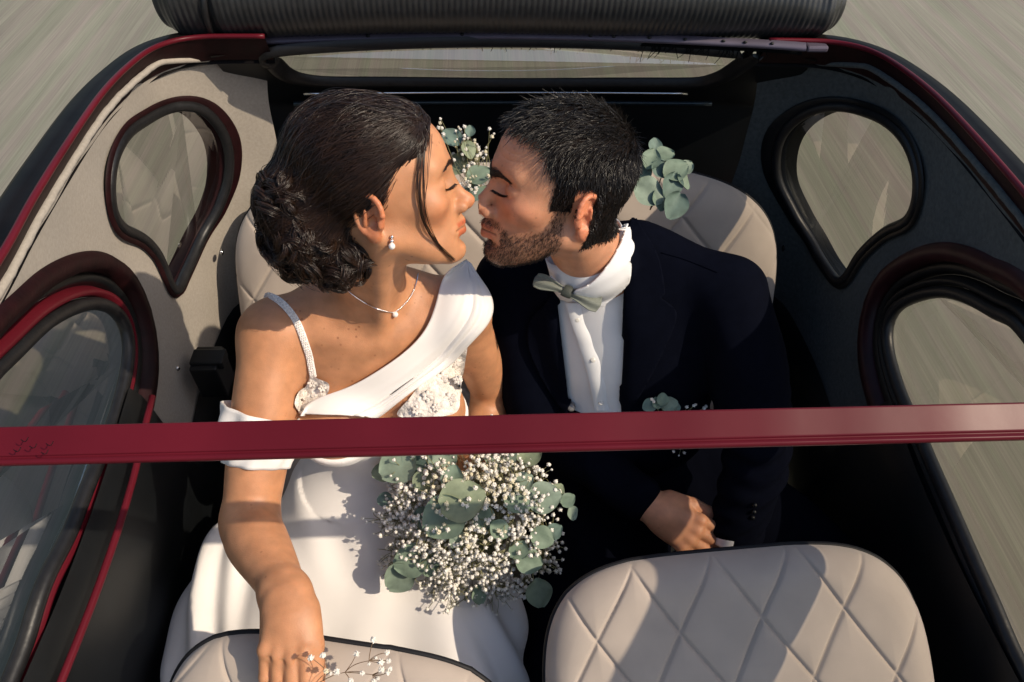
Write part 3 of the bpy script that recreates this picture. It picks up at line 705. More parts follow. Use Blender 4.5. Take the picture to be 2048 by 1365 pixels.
def patch_px(bvh, poly, step, off, thick=None):
    """quads over a photo-space outline, laid on the surface behind it: V, F"""
    poly = resample(poly, 220, True); lo, hi = poly.min(0), poly.max(0)
    xs = np.arange(lo[0] - step, hi[0] + step, step); ys = np.arange(lo[1] - step, hi[1] + step, step)
    X, Y = np.meshgrid(xs, ys, indexing='ij'); ins = inside(poly, X, Y); P2 = np.stack([X, Y], -1)
    used = {}; F = []; V = []
    def vid(i, j):
        if (i, j) not in used:
            q = P2[i, j]
            if not ins[i, j]:
                d = np.linalg.norm(poly - q, axis=1); q = poly[d.argmin()]
            o = off(q[0], q[1]) if callable(off) else off
            used[(i, j)] = len(V); V.append(drape(bvh, q[0], q[1], o))
        return used[(i, j)]
    for i in range(len(xs) - 1):
        for j in range(len(ys) - 1):
            c = [ins[i, j], ins[i + 1, j], ins[i + 1, j + 1], ins[i, j + 1]]
            if sum(c) >= 1: F.append((vid(i, j), vid(i + 1, j), vid(i + 1, j + 1), vid(i, j + 1)))
    return np.array(V), F
def lap_smooth(V, F, it, keep=None):
    V = np.array(V); Q = np.array(F); V00 = V.copy(); ec = {}
    for q in F:
        for a, b in zip(q, q[1:] + q[:1]): k = (min(a, b), max(a, b)); ec[k] = ec.get(k, 0) + 1
    bd_ = sorted({i for k, n in ec.items() if n == 1 for i in k})

    for _ in range(it):
        S = np.zeros_like(V); c = np.zeros(len(V))
        for a, b in ((0, 1), (1, 2), (2, 3), (3, 0)):
            for i, j in ((a, b), (b, a)):
                S += np.stack([np.bincount(Q[:, i], V[Q[:, j], k], len(V)) for k in range(3)], 1); c += np.bincount(Q[:, i], minlength=len(V))
        V = V * .5 + .5 * S / np.maximum(c, 1)[:, None]; V[bd_] = V00[bd_]
    return V
HAIRD = mat('dark_brown_hair', (.022, .0105, .0058), .31, var=.45, vscale=60, spec=.55)
HAIRB = mat('near_black_hair', (.010, .0075, .0065), .30, var=.45, vscale=60, spec=.5)
HAIRM = mat('dark_hair_mass', (.008, .005, .004), .85, var=.3, vscale=60, spec=.1)
def finger(F, base, d0, up, lens, rads, curls, k=.004):
    """a bent finger: base point, first direction, 'up' = back of the finger; curls in radians bend away from up"""
    p = np.asarray(base, float); d = nrm(d0); u = nrm(up - d * (np.asarray(up) @ d)); pts = [p]
    for l, c in zip(lens, curls):
        d, u = nrm(d * cos(c) - u * sin(c)), nrm(u * cos(c) + d * sin(c)); p = p + d * l; pts.append(p)
    F.chain(pts, rads, k)
    for q, r in zip(pts[1:-1], rads[1:-1]): F.ell(q + u * .0008, r * 1.06, None, .003)
    return pts, d, u

# ================================================================== BRIDE
SKINB = skin_mat('tanned_skin_bride', (.51, .240, .120), .9)
bride = thing('person', (-.28, .45, .32), 'woman in a white wedding dress with dark curled updo, eyes closed, kissing the man', 'person')
Bb = np.stack([CR, CF, CU], 1)                     # forward = picture right, left = away from the camera, up
HB = Head.facing((950, 398), .985, Bb @ Ry(-radians(10)) @ Rx(radians(28)) @ Rz(radians(2)), .985, (.126, 0, -.020))
FB = Field((-.56, -.26, .90), (-.0, .58, 1.60), .0020)
head_sdf(FB, HB, False, .0012)
RS, LS = at(548, 668, 1.145), at(918, 618, 1.20)
sh = nrm(LS - RS); tup = nrm(np.array([0, .16, 1.0]) - sh * (np.array([0, .16, 1.0]) @ sh)); tn = np.cross(sh, tup); tn = tn if tn[1] < 0 else -tn
TB = np.stack([sh, -tn, tup], 1); SC = (RS + LS) / 2
tb = lambda x, y, z: SC + sh * x + tn * y + tup * z        # x towards her left, y out of the chest, z up
FB.ell(tb(0, -.015, -.10), (.150, .088, .165), TB, .03)
FB.ell(tb(0, -.02, -.02), (.150, .062, .062), TB, .05)
for s in (-1, 1):
    FB.ell(tb(s * .078, .064, -.166), (.068, .060, .070), TB, .035)
    FB.cap(tb(s * .018, .050, -.005), tb(s * .12, .024, .016), .0090, .009, .030)      # collar bones
    FB.cap(tb(s * .02, -.03, .055), tb(s * .13, -.012, .012), .034, .032, .05)         # trapezius
FB.ell(tb(0, -.02, -.26), (.118, .085, .09), TB, .05)
# neck
nk0, nk1 = HB.p(-.022, 0, -.035), tb(.004, -.012, .028)
FB.cap(nk0, nk1, .050, .054, .030)
FB.cap(HB.p(-.012, -.055, -.035), tb(.016, .046, .006), .011, .008, .022)     # sterno-mastoid on the seen side
FB.cap(HB.p(-.012, .055, -.035), tb(-.0, .046, .006), .011, .008, .022)
# right arm
EL, WR = at(499, 1042, 1.135), at(572, 1192, .985)
FB.ell(RS + tup * -.004, .055, None, .03)
FB.chain([RS, RS * .45 + EL * .55, EL], [.051, .050, .042], .025)
FB.chain([EL, EL * .72 + WR * .28 + np.array([-.004, 0, 0]), EL * .30 + WR * .70, WR], [.0425, .0465, .0365, .0285], .02)
FB.cap(WR, WR + (WR - EL) * .06, .029, .030, .02, flat=(CF, 1.35))
# left arm
LE, LW = at(985, 792, 1.45), at(925, 985, 1.34)
FB.ell(LS + tup * -.004, .052, None, .03)
FB.chain([LS, LS * .45 + LE * .55, LE], [.048, .043, .038], .025); FB.chain([LE, LE * .6 + LW * .4, LW], [.039, .038, .027], .02)
FB.ell(LW + nrm(LW - LE) * .045, (.04, .026, .04), None, .02)
# right hand resting on the front seat
SU, SN, SV = FL['u'], FL['n'], FL['v']          # across, out of the cushion, down the cushion
hb = at(577, 1262, .950)                        # middle of the back of the hand
hd = nrm(at(566, 1330, .935) - at(576, 1230, .960)); hs = nrm(np.cross(hd, -CF)); hs = hs if hs @ CR > 0 else -hs; hup = nrm(np.cross(hd, hs)); hup = hup if hup @ -CF > 0 else -hup
HM = np.stack([hs, hd, hup], 1)
FB.cap(WR, hb - hd * .01, .0275, .0300, .03, flat=(hup, 1.4))
FB.ell(hb + hd * .006 - hup * .004, (.0385, .048, .0175), HM, .018)
KN = []
for i, (x, l, r) in enumerate(((.026, .096, .0098), (.009, .104, .0102), (-.010, .098, .0096), (-.027, .080, .0086))):
    b0 = hb + hs * x + hd * (.034 - .010 * abs(i - 1.2) * .6) + hup * .004; KN.append(b0)
    FB.cap(hb + hs * x * .55 - hd * .030 + hup * .004, b0, .006, .0086, .010)             # tendon ridge
    FB.ell(b0 + hup * .0020, .0102, None, .006)
    finger(FB, b0, hd + hs * (x * 2.5), hup, [l * .46, l * .31, l * .23], [r * 1.04, r * .98, r * .90, r * .72], [.30 + .06 * i, .32, .25], .0028)
for i in range(3): FB.cap(KN[i] * .5 + KN[i + 1] * .5 + hd * .008 + hup * .008, KN[i] * .5 + KN[i + 1] * .5 + hd * .024 + hup * .008, .0030, .0030, .004, '-')
tb0 = hb + hs * .022 - hd * .026 - hup * .008
tp, td, tu = finger(FB, tb0, hd * 1.0 + hs * .32, hup * .6 + hs * .6, [.046, .034, .026], [.0140, .0115, .0105, .0086], [.02, .22, .12], .014)
VB, QB = FB.mesh(2)
LB = HB.loc(VB); CB = np.ones((len(VB), 3)); hm = (np.abs(LB[:, 0]) < .2) & (LB[:, 2] > -.12) & (np.abs(LB[:, 1]) < .13)
CB[hm] = head_tint(LB[hm], False, (.90, .52, .48), (1.03, .86, .82), CB[hm])
me = mesh_from('bride_body', VB, None, SKINB, True, quads=QB); color_attr(me, CB)
body_b = link('body', me, bride)
BVB = bvh_of((VB, QB))

# --- face details: brow, lashes, lid crease
def drape_curve(bvh, pts, n, off): return np.array([drape(bvh, x, y, off) for x, y in resample(pts, n)])
def brow(H, bvh, side, w, m_, par, nst, raise_=0.0, x0=.010, x1=.047, seed=3):
    r = np.random.default_rng(seed); P = []
    for i in range(nst):
        t = r.random(); y = x0 + (x1 - x0) * t; z = .033 + raise_ + .0075 * sin(min(1, t * 1.25) * 1.9) - .004 * t * t; z += r.normal() * w * (1 - .6 * t)
        a = H.p(.14, side * y, z); d = nrm(H.R @ np.array([-1, -side * .35, 0])); h = bvh.ray_cast(Vector(a), Vector(d))
        if h[0] is None: continue
        b = np.array(h[0]); n = np.array(h[1]); g = nrm(H.R @ np.array([-.25, side * 1.0, .55 - .9 * t])); g = nrm(g - n * (g @ n)); l = .0085 * r.uniform(.7, 1.2)
        P.append([b + g * l * u + n * (.0006 + .0014 * sin(u * 3)) for u in np.linspace(0, 1, 5)])
    strands_mesh('eyebrow', np.array(P), .00032, .00012, m_, par)
def lashes(H, bvh, side, m_, par, seed=5, z0=.0095):
    r = np.random.default_rng(seed); P = []; L_ = []
    for i in range(70):
        t = (i + .5) / 70; y = .019 + .028 * t; z = z0 - .0035 * sin(t * pi) + .0015 * t
        a = H.p(.14, side * y, z); d = nrm(H.R @ np.array([-1, -side * .25, 0])); h = bvh.ray_cast(Vector(a), Vector(d))
        if h[0] is None: continue
        b = np.array(h[0]); n = np.array(h[1]); L_.append(b + n * .0004); g = nrm(H.R @ np.array([.9, side * (.1 + .8 * t), -.75]))
        l = .0075 * r.uniform(.7, 1.1); P.append([b + g * l * u + H.R @ np.array([0, 0, .0035 * u * u]) for u in np.linspace(0, 1, 5)])
    o = strands_mesh('eyelashes', np.array(P), .00042, .00010, m_, par)
    V, F = tube_geo(L_[::3], .00055, 6); link('lash_line', mesh_from('lash_line', V, F, m_), o)
for sd in (-1, 1):
    brow(HB, BVB, sd, .0018, HAIRD, bride, 260, .003, .010, .052, seed=4 + sd); lashes(HB, BVB, sd, HAIRD, bride)

# --- hair: pinned-up mass, swept strands, bun of curls
FH = Field(HB.p(0, 0, 0) - .23, HB.p(0, 0, 0) + .23, .0035)
def hell(c, r, k, op='+'): FH.ell(HB.p(*c), np.array(r) * HB.s, HB.R, k, op)
hell((-.010, 0, .056), (.093, .082, .080), .02); hell((-.034, 0, .082), (.074, .064, .058), .04); hell((.045, 0, .075), (.045, .066, .050), .02)
FH.cut_plane(HB.p(.089, 0, .090), HB.R @ np.array([.86, 0, -.50]), .016)
for s_ in (-1, 1): FH.ell(HB.p(.058, s_ * .075, .010), np.array((.046, .04, .052)) * HB.s, HB.R @ Ry(-.35), .014, '-')
hell((-.105, -.010, -.020), (.058, .066, .062), .03); hell((-.078, -.020, -.062), (.036, .046, .036), .03); hell((-.125, -.01, .03), (.04, .06, .04), .04)
VH, QH = FH.mesh(2)
hair_b = link('hair', mesh_from('hair_mass', VH, None, HAIRM, True, quads=QH), bride)
BVH_ = bvh_of((VH, QH), (VB[:0], QB[:0]))
HC = np.array([-.03, 0, .03])
def shell(u, extra):
    a = HB.p(*(HC + u * .25)); d = nrm(HB.R @ -u); h = BVH_.ray_cast(Vector(a), Vector(d))
    if h[0] is None: return HB.p(*(HC + u * .095))
    return np.array(h[0]) - d * extra
def slerp(a, b, t):
    o = math.acos(max(-1, min(1, a @ b))); 
    return a if o < 1e-4 else (sin((1 - t) * o) * a + sin(t * o) * b) / sin(o)
P = []; CLL = rng.uniform(0, 1, 60) ** 1.6 * .011; CLW = rng.uniform(0, 6, 60)
bunu = nrm(np.array([-.105, -.005, -.012]) - HC)
for i in range(3400):
    # roots along the hairline and over the crown
    t = rng.uniform(-1, 1); ang = t * 1.75
    ph_ = np.array([.084 * cos(ang) ** 1.0 if cos(ang) > 0 else 0.0, .080 * sin(ang), .108 - .075 * abs(sin(ang)) ** 2.4])
    if rng.random() < .55: ph_ = ph_ + (np.array([-.06, 0, .115]) - ph_) * rng.random() ** 1.3 * .9
    u0 = nrm(ph_ - HC); u1 = nrm(bunu + rng.normal(size=3) * .22)
    mid = nrm(slerp(u0, u1, .5) + np.array([.0, 0, .20 if abs(t) < .6 else .05]) + rng.normal(size=3) * .04)
    ci = int((t + 1) * 29.9); w1, w2 = CLW[ci] + rng.normal() * .3, rng.uniform(.0010, .0034); lift = rng.uniform(-.0008, .0022) + (.004 if rng.random() < .03 else 0); tt = np.linspace(0, rng.uniform(.75, 1), 15); q = []
    for v in tt:
        u = nrm((1 - v) ** 2 * u0 + 2 * v * (1 - v) * mid * 1.05 + v * v * u1); q.append(shell(u, lift * min(1, v * 6) + CLL[ci] * sin(pi * min(1, v * 1.1)) * .8 + w2 * .5 * sin(v * 9 + w1)))
    P.append(q)
for i in range(300):       # short baby hair along the front hairline
    ang = rng.uniform(-1.7, 1.7); ph_ = np.array([.086 * max(0, cos(ang)), .078 * sin(ang), .105 - .075 * abs(sin(ang)) ** 2.4]); u0 = nrm(ph_ - HC + np.array([.010, 0, -.004])); u1 = nrm(u0 + .35 * (bunu - u0)); q = []
    for v in np.linspace(0, 1, 15): q.append(shell(slerp(u0, u1, v), .0006 + .003 * v * (1 - v) * rng.uniform(.5, 1)))
    P.append(q)
strands_mesh('swept_strands', np.array(P), .00048, .00026, HAIRD, hair_b)
P = []
CC = [((-.112, -.010, -.020), (.058, .066, .062))] * 7 + [((-.078, -.022, -.062), (.038, .046, .036))] * 3 + [((-.112, -.016, .038), (.042, .058, .036))] * 3
for i in range(185):
    c, r = CC[rng.integers(len(CC))]; u = nrm(rng.normal(size=3) + np.array([-.15, -.75, -.05])); base = np.array(c) + u * np.array(r) * rng.uniform(.92, 1.06)
    n = u; a = nrm(np.cross(n, rng.normal(size=3))); b = np.cross(n, a); R0 = rng.uniform(.010, .023); turns = rng.uniform(.8, 1.9); pitch = rng.uniform(.004, .016); tilt = rng.uniform(-.9, .9)
    ax2 = nrm(n * cos(tilt) + a * sin(tilt)); e1 = nrm(np.cross(ax2, b)); e2 = np.cross(ax2, e1)
    for j in range(28):
        dR = R0 * (1 + rng.normal() * .08); ph0 = rng.normal() * .18; oo = rng.normal(size=3) * .0018; q = []
        for v in np.linspace(0, 1, 18):
            th = ph0 + v * turns * 2 * pi; q.append(HB.p(*(base + oo + e1 * dR * (1 - .25 * v) * cos(th) + e2 * dR * (1 - .25 * v) * sin(th) + ax2 * pitch * (v - .5))))
        P.append(q)
strands_mesh('curls', np.array(P), .00058, .00034, HAIRD, hair_b)
P = []
for path, n, w, o in (([(846,262),(836,310),(832,360),(836,410),(850,456),(870,490),(906,520)], 16, 2.6, .007), ([(850,270),(842,320),(842,375),(850,430),(866,474),(884,500)], 9, 3, .005), ([(862,270),(856,320),(853,370),(851,400)], 3, 2, .004)):
    for j in range(n):
        dx, dy = rng.normal() * w, rng.normal() * 2; wv = rng.uniform(0, 6); pp = [(x + dx * (1.2 - .7 * k / len(path)) + 1.5 * sin(k + wv), y + dy) for k, (x, y) in enumerate(path)]
        c = resample(pp, 15); P.append([drape(BVB, x, y, o * (.25 + .75 * sin(pi * k / 14)) + .0016 * rng.random(), 1.03) for k, (x, y) in enumerate(c)])
P = np.array(P); 
for _ in range(4): P[:, 1:-1] = .5 * P[:, 1:-1] + .25 * (P[:, :-2] + P[:, 2:])
strands_mesh('face_framing_lock', P, .00042, .00022, HAIRD, hair_b)
P = []
for i in range(130):        # loose wisps standing off the updo
    u = nrm(rng.normal(size=3) + np.array([-.9, -.6, -.2])); c = np.array((-.105, -.01, -.015)); p0 = c + u * .06; d = nrm(np.cross(u, rng.normal(size=3))); q = []
    for v in np.linspace(0, 1, 15): q.append(HB.p(*(p0 + d * .035 * v + u * (.012 * sin(v * pi) + .004 * v) + np.array([0, 0, -.02 * v * v]))))
    P.append(q)
strands_mesh('wisps', np.array(P), .00034, .00018, HAIRD, hair_b, kind='stuff')
P = []
for i in range(90):        # flyaways over the crown
    u0 = nrm(np.array([rng.uniform(-.05, .06), rng.uniform(-.07, .05), .10]) - HC); u1 = nrm(u0 + .6 * (bunu - u0) + rng.normal(size=3) * .15); l = rng.uniform(.003, .010)
    P.append([shell(slerp(u0, u1, v), .002 + l * sin(pi * v * .9)) for v in np.linspace(0, 1, 12)])
strands_mesh('flyaways', np.array(P), .00026, .00014, HAIRD, hair_b, kind='stuff')

# --- dress
SATIN = mat('white_satin', (.80, .765, .735), .52, var=.03, vscale=8, spec=.3, sheen=.15)
CREPE = mat('white_crepe', (.79, .76, .735), .75, var=.03, vscale=10, bump=.08, bscale=1200, spec=.2, sheen=.2)
FD = Field((-.72, -.14, .55), (.06, .58, 1.12), .0045)
FD.ell(tb(0, -.02, -.25), (.130, .098, .12), TB, .04)
for s in (-1, 1): FD.ell(tb(s * .078, .062, -.172), (.074, .067, .074), TB, .03)
FD.ell(tb(0, -.02, -.20), (.142, .094, .08), TB, .04)
FD.cut_plane(tb(0, .05, -.168), nrm(tup + tn * .35), .006)
HL, HRt = tb(.085, -.03, -.46), tb(-.10, -.03, -.46)
KL, KR = at(915, 1350, 1.28), at(560, 1350, 1.29)
FD.ell((HL + HRt) / 2, (.175, .13, .12), TB, .08)
FD.chain([HL, KL], [.105, .085], .08); FD.chain([HRt, KR], [.110, .085], .08)
FD.cap((HL + HRt) / 2, (KL + KR) / 2, .085, .075, .10)
sp = [at_z(490, 1060, .74), at_z(452, 1180, .70), at_z(432, 1330, .67)]
FD.chain(sp, [.045, .075, .085], .10)
sp2 = [at_z(960, 1130, .72), at_z(985, 1250, .70), at_z(990, 1350, .68)]
FD.chain(sp2, [.04, .055, .06], .08)
VD, QD = FD.mesh(2); ND = normals_of(VD, QD)
KA = nrm((KR + KL) / 2 - (HL + HRt) / 2)
xx = VD[:, 0] - (-.36); m1 = smooth01((-.50 - VD[:, 0]) / .10); m2 = smooth01((VD[:, 0] + .15) / .10); low = VD[:, 2] < .86
yy = VD[:, 1]
f = .010 * m1 * np.sin(VD[:, 0] * 95 + 2.2 * np.sin(yy * 9) + 12 * VD[:, 2]) + .009 * m2 * np.sin(VD[:, 0] * 80 + 18 * yy + 3 * np.sin(yy * 11)) + .0022 * np.sin(30 * VD[:, 0] + 22 * yy) * np.sin(26 * yy - 9 * VD[:, 0])
wst = np.exp(-((VD[:, 2] - .865) / .04) ** 2); f = f + .0045 * wst * np.sin(70 * VD[:, 0] + 30 * yy)
VD = VD + ND * (f * low)[:, None]
dress = link('dress', mesh_from('dress', VD, None, CREPE, True, quads=QD), bride)
BVD = bvh_of((VD, QD), (VB, QB))
# --- lace cups and waist
LACE = mat('ivory_lace', (.74, .68, .62), .8, var=.25, vscale=70, bump=.9, bscale=170, spec=.2, dist=.004)
def lace(poly, step=5, nm='lace'):
    V, F = patch_px(BVB, poly, step, .004)
    r = np.random.default_rng(int(poly[0][0])); N_ = np.array([nrm(CP - v) for v in V]); c = V[r.integers(0, len(V), 46)]
    d = np.min(np.linalg.norm(V[:, None] - c[None], axis=2), axis=1); V = V + N_ * (.0032 * np.cos(np.clip(d / .0065, 0, 2.5) * pi) + .001)[:, None]
    o = link(nm, mesh_from(nm, V, F, LACE), dress); return o
lace([(932,682),(928,735),(918,790),(902,828),(800,832),(822,795),(856,752),(898,712)]); lace([(586,812),(592,785),(612,768),(622,748),(640,756),(660,768),(650,800),(610,832)])
# flowers of the lace, raised
mb = MB()
for px, py, r in ((905,720,.010),(880,760,.012),(915,760,.009),(855,795,.011),(895,800,.012),(835,820,.009),(628,762,.008),(612,790,.009),(648,775,.007),(600,812,.007),(905,745,.006),(870,815,.008)):
    c = drape(BVB, px, py, .007); n = nrm(CP - c); a0 = nrm(np.cross(n, (0, 0, 1))); b0 = np.cross(n, a0)
    for k in range(6):
        th = k * pi / 3 + px; d = a0 * cos(th) + b0 * sin(th); e = np.cross(n, d); mb.ball(c + d * r * .55, (r * .5, r * .33, .0014), 8, 4, np.stack([d, e, n], 1))
    mb.ball(c + n * .001, (.002, .002, .002), 6, 4)
mb.build('lace_flower', LACE, dress, kind='stuff')
# --- sash: a folded satin band from her right arm across to the left shoulder
UP = [(586,830),(640,800),(700,767),(760,730),(815,688),(858,642),(880,600),(884,556),(898,526),(930,520)]
LO = [(742,834),(775,818),(815,792),(858,758),(900,716),(938,672),(978,630),(970,590),(955,555),(940,528)]
U_, L2 = resample(UP, 70), resample(LO, 70); ns = 26; G = np.zeros((70, ns, 3))
for i in range(70):
    for j in range(ns):
        t = j / (ns - 1); p = U_[i] * (1 - t) + L2[i] * t
        G[i, j] = drape(BVB, p[0], p[1], .012, 1.22)
for it in range(30):
    g = G.copy(); G[1:-1, 1:-1] = .25 * (g[2:, 1:-1] + g[:-2, 1:-1] + g[1:-1, 2:] + g[1:-1, :-2]); G[1:-1, 0] = .5 * g[1:-1, 0] + .25 * (g[2:, 0] + g[:-2, 0]); G[1:-1, -1] = .5 * g[1:-1, -1] + .25 * (g[2:, -1] + g[:-2, -1])
for i in range(70):
    v = i / 69
    for j in range(ns):
        t = j / (ns - 1); n = nrm(CP - G[i, j])
        fold = .007 * np.exp(-((t - .80 + .10 * v) / .035) ** 2) - .004 * np.exp(-((t - .72 + .10 * v) / .03) ** 2) + .003 * np.exp(-((t - .40 - .15 * v) / .05) ** 2) * v + .0016 * sin(9 * t + 6 * v)
        G[i, j] = G[i, j] + n * (fold + .004 * sin(pi * t) + .006 * (t > .84) * (1 - v * .3))
for i in range(70):
    for j in range(ns):
        d = nrm(G[i, j] - CP); h = BVB.ray_cast(Vector(CP), Vector(d))
        if h[0] is not None and h[3] < np.linalg.norm(G[i, j] - CP) + .006: G[i, j] = CP + d * (h[3] - .006)
mb = MB(); mb.grid(G); sash = mb.build('sash', SATIN, dress); so = sash.modifiers.new('thickness', 'SOLIDIFY'); so.thickness = .0025; so.offset = -1
# sleeve band round the right upper arm
ring = []; a0, a1 = RS * .585 + EL * .415, RS * .30 + EL * .70
axis = nrm(a1 - a0); e1 = nrm(np.cross(axis, CF)); e2 = np.cross(axis, e1)
for i, v in enumerate(np.linspace(0, 1, 18)):
    c = a0 + (a1 - a0) * v; rr = []
    for th in np.linspace(0, 2 * pi, 48, endpoint=False):
        r = .0585 - .007 * v + .005 * sin(pi * v) + .0045 * sin(5 * th + 4 * v) * sin(pi * v + .4) + .0022 * sin(9 * th - 5 * v) + .006 * max(0, cos(th - 2.9)) * (1 - v) ** 2
        rr.append(c + (e1 * cos(th) + e2 * sin(th)) * r + axis * (.010 * cos(th - .3) * (1 - v)))
    ring.append(rr)
mb = MB(); mb.grid(np.transpose(np.array(ring), (1, 0, 2)), closed_u=True); sl = mb.build('sleeve_band', SATIN, dress); so = sl.modifiers.new('thickness', 'SOLIDIFY'); so.thickness = .0025
# --- strap, necklace, earring
BEAD = mat('pearl_white_beading', (.85, .80, .76), .35, var=.3, vscale=400, bump=.6, bscale=500, spec=.6)
PEARL = mat('pearl', (.86, .82, .77), .18, var=.02, spec=.7, coat=.5); SILVER = mat('silver', (.85, .85, .86), .22, 1.0, var=.05)
c = drape_curve(BVB, [(529,592),(560,606),(590,640),(612,690),(624,735),(628,752)], 46, .0032)
G = []
T, N_, B_ = frames(c)
for i in range(len(c)):
    n = nrm(CP - c[i]); b = nrm(np.cross(T[i], n)); G.append([c[i] + b * x + n * (.0012 * (1 - (x / .0062) ** 2)) for x in np.linspace(-.0055, .0055, 6)])
mb = MB(); mb.grid(np.array(G))
for i in range(0, 46):
    for x in (-.003, 0, .003): mb.ball(c[i] + nrm(np.cross(T[i], CP - c[i])) * (x + .0008 * ((i * 7) % 3 - 1)) + nrm(CP - c[i]) * .0022, .0011, 6, 4)
mb.build('shoulder_strap', BEAD, dress)
nk = drape_curve(BVB, [(662,540),(680,562),(706,588),(735,607),(765,620),(786,624),(806,610),(822,590),(832,566),(836,548)], 120, .0016)
mb = MB(); mb.tube(nk, .0009, 6)
for i in range(60, 104): mb.ball(nk[i], .0014, 6, 4)
neck_o = mb.build('necklace', SILVER, bride)
mb = MB(); c = drape(BVB, 786, 627, .0050); mb.ball(c, .0048, 16, 10); mb.build('pearl_pendant', PEARL, neck_o)
er = drape(BVB, 783, 474, .002); dn = -CU * .98
mb = MB(); mb.ball(er, .0028, 8, 6); mb.ball(er + dn * .0055, .0030, 8, 6); er_o = mb.build('earring', SILVER, bride)
mb = MB(); mb.ball(er + dn * .0125, .0046, 14, 9); mb.build('earring_pearl', PEARL, er_o)
# nails
NAIL = mat('pale_pink_nail', (.72, .45, .42), .2, var=.03, spec=.6, coat=.5)
mb = MB(); e3 = np.stack([nrm(np.cross(tu, td)), td, tu], 1); mb.ball(tp[-1] + tu * .0062 - td * .002, (.0062, .0085, .0022), 10, 6, e3); mb.build('thumb_nail', NAIL, bride)

# ================================================================== GROOM
SKING = skin_mat('tanned_skin_groom', (.58, .275, .155), .35)
groom = thing('person', (.15, .45, .32), 'dark haired bearded man in a navy suit and sage bow tie leaning in to kiss', 'person')
Bg = np.stack([-CR, -CF, CU], 1)
HG = Head.facing((941, 411), 1.014, Bg @ Ry(-radians(10)) @ Rx(-radians(31)) @ Rz(radians(19)), 1.02, (.130, 0, -.020))
FG = Field((-.09, .0, .86), (.49, .56, 1.58), .0020)
PG = .0045
head_sdf(FG, HG, True, PG)
GRS, GLS = at(1015, 565, 1.33), at(1455, 592, 1.205)
gs = nrm(GLS - GRS); gup = nrm(np.array([0, .08, 1.0]) - gs * (np.array([0, .08, 1.0]) @ gs)); gn = np.cross(gs, gup); gn = gn if gn[1] < 0 else -gn
TG = np.stack([gs, -gn, gup], 1); GC = (GRS + GLS) / 2
tg = lambda x, y, z: GC + gs * x + gn * y + gup * z
FG.cap(HG.p(-.026, 0, -.03), at(1188, 530, 1.20), .055, .060, .03)
FG.cap(HG.p(-.014, .055, -.040), at(1158, 522, 1.165), .013, .010, .025)
FG.ell(HG.p(.052, 0, -.095), np.array((.012, .012, .012)) * HG.s, HG.R, .02)          # adam's apple
FG.ell(tg(0, -.01, -.10), (.175, .10, .17), TG, .03)
for s in (-1, 1): FG.cap(tg(s * .03, -.02, .05), tg(s * .16, 0, 0), .045, .05, .05)
GLE, GLW = at(1512, 905, 1.29), at(1466, 1092, 1.305)
GRE, GRW = at(1085, 850, 1.43), at(1280, 996, 1.325)
mid_ = lambda a, b, t=.5: a + (b - a) * t
FG.chain([GLS, mid_(GLS, GLE), GLE, mid_(GLE, GLW), GLW], [.050, .045, .040, .036, .030], .02); FG.chain([GRS, mid_(GRS, GRE), GRE, mid_(GRE, GRW), GRW], [.048, .044, .040, .036, .031], .02)
# right hand closing over the left wrist
gc = at(1350, 1046, 1.300); gd = nrm(at(1430, 1092, 1.285) - at(1300, 1008, 1.315)); gsd = nrm(np.cross(gd, -CF)); gsd = gsd if gsd @ CU > 0 else -gsd; gu = nrm(np.cross(gsd, gd)); gu = gu if gu @ -CF > 0 else -gu
GM = np.stack([gsd, gd, gu], 1)
FG.cap(GRW, gc - gd * .03, .0300, .0330, .02, flat=(gu, 1.25))
FG.ell(gc + gd * .002, (.040, .048, .020), GM, .018)
for i, (x, l, r) in enumerate(((.030, .090, .0112), (.010, .100, .0116), (-.011, .094, .0112), (-.030, .076, .0100))):
    b0 = gc + gsd * x + gd * (.040 - .004 * abs(i - 1.2)) + gu * .004
    FG.cap(gc + gsd * x * .5 - gd * .03 + gu * .008, b0 + gu * .002, .006, .0095, .012)
    FG.ell(b0 + gu * .003, .0122, None, .007)
    finger(FG, b0, gd + gsd * x * 1.5, gu, [l * .46, l * .31, l * .23], [r * 1.03, r * .97, r * .9, r * .75], [.55, .75, .55], .003)
finger(FG, gc + gsd * .032 - gd * .030 - gu * .006, gd * 1.0 + gsd * .35 - gu * .2, gsd * .8 + gu * .5, [.045, .035, .026], [.0165, .013, .012, .010], [.05, .25, .2], .010)
VG, QG = FG.mesh(2); NG = normals_of(VG, QG)
LG = HG.loc(VG); CG = np.ones((len(VG), 3)); hm = (np.abs(LG[:, 0]) < .2) & (LG[:, 2] > -.13) & (np.abs(LG[:, 1]) < .13)
CG[hm] = head_tint(LG[hm], True, (1.0, .70, .66), (1.06, .80, .74), CG[hm], .004)
def beardw(L):
    x, y, z = L.T; ay = np.abs(y)
    jaw = smooth01((-.040 - z + .030 * np.clip((.062 - x) / .06, 0, 1) * 1.1 + .004) / .014) * smooth01((x - .004) / .014) * smooth01((z + .128) / .02)
    side = smooth01((x - .004) / .010) * smooth01((.034 - x) / .012) * smooth01((.028 - z) / .02) * smooth01((z + .06) / .02)
    mous = 1.0 * np.exp(-((z + .0410) / .0075) ** 4) * (x > .078) * (ay < .030) * smooth01((.030 - ay) / .006)
    chin = smooth01((-.069 - z) / .006) * (x > .05)
    w = np.clip(np.maximum.reduce([jaw * (1 - (x > .082) * (z > -.068) * (ay < .028)), side, mous, chin]), 0, 1)
    lips = (np.abs(z + .056) < .0105) * (x > .080) * (ay < .024)
    return w * (1 - lips) * (z < .03)
bw = np.where(hm, beardw(LG), 0); CG *= (1 - .38 * bw)[:, None]
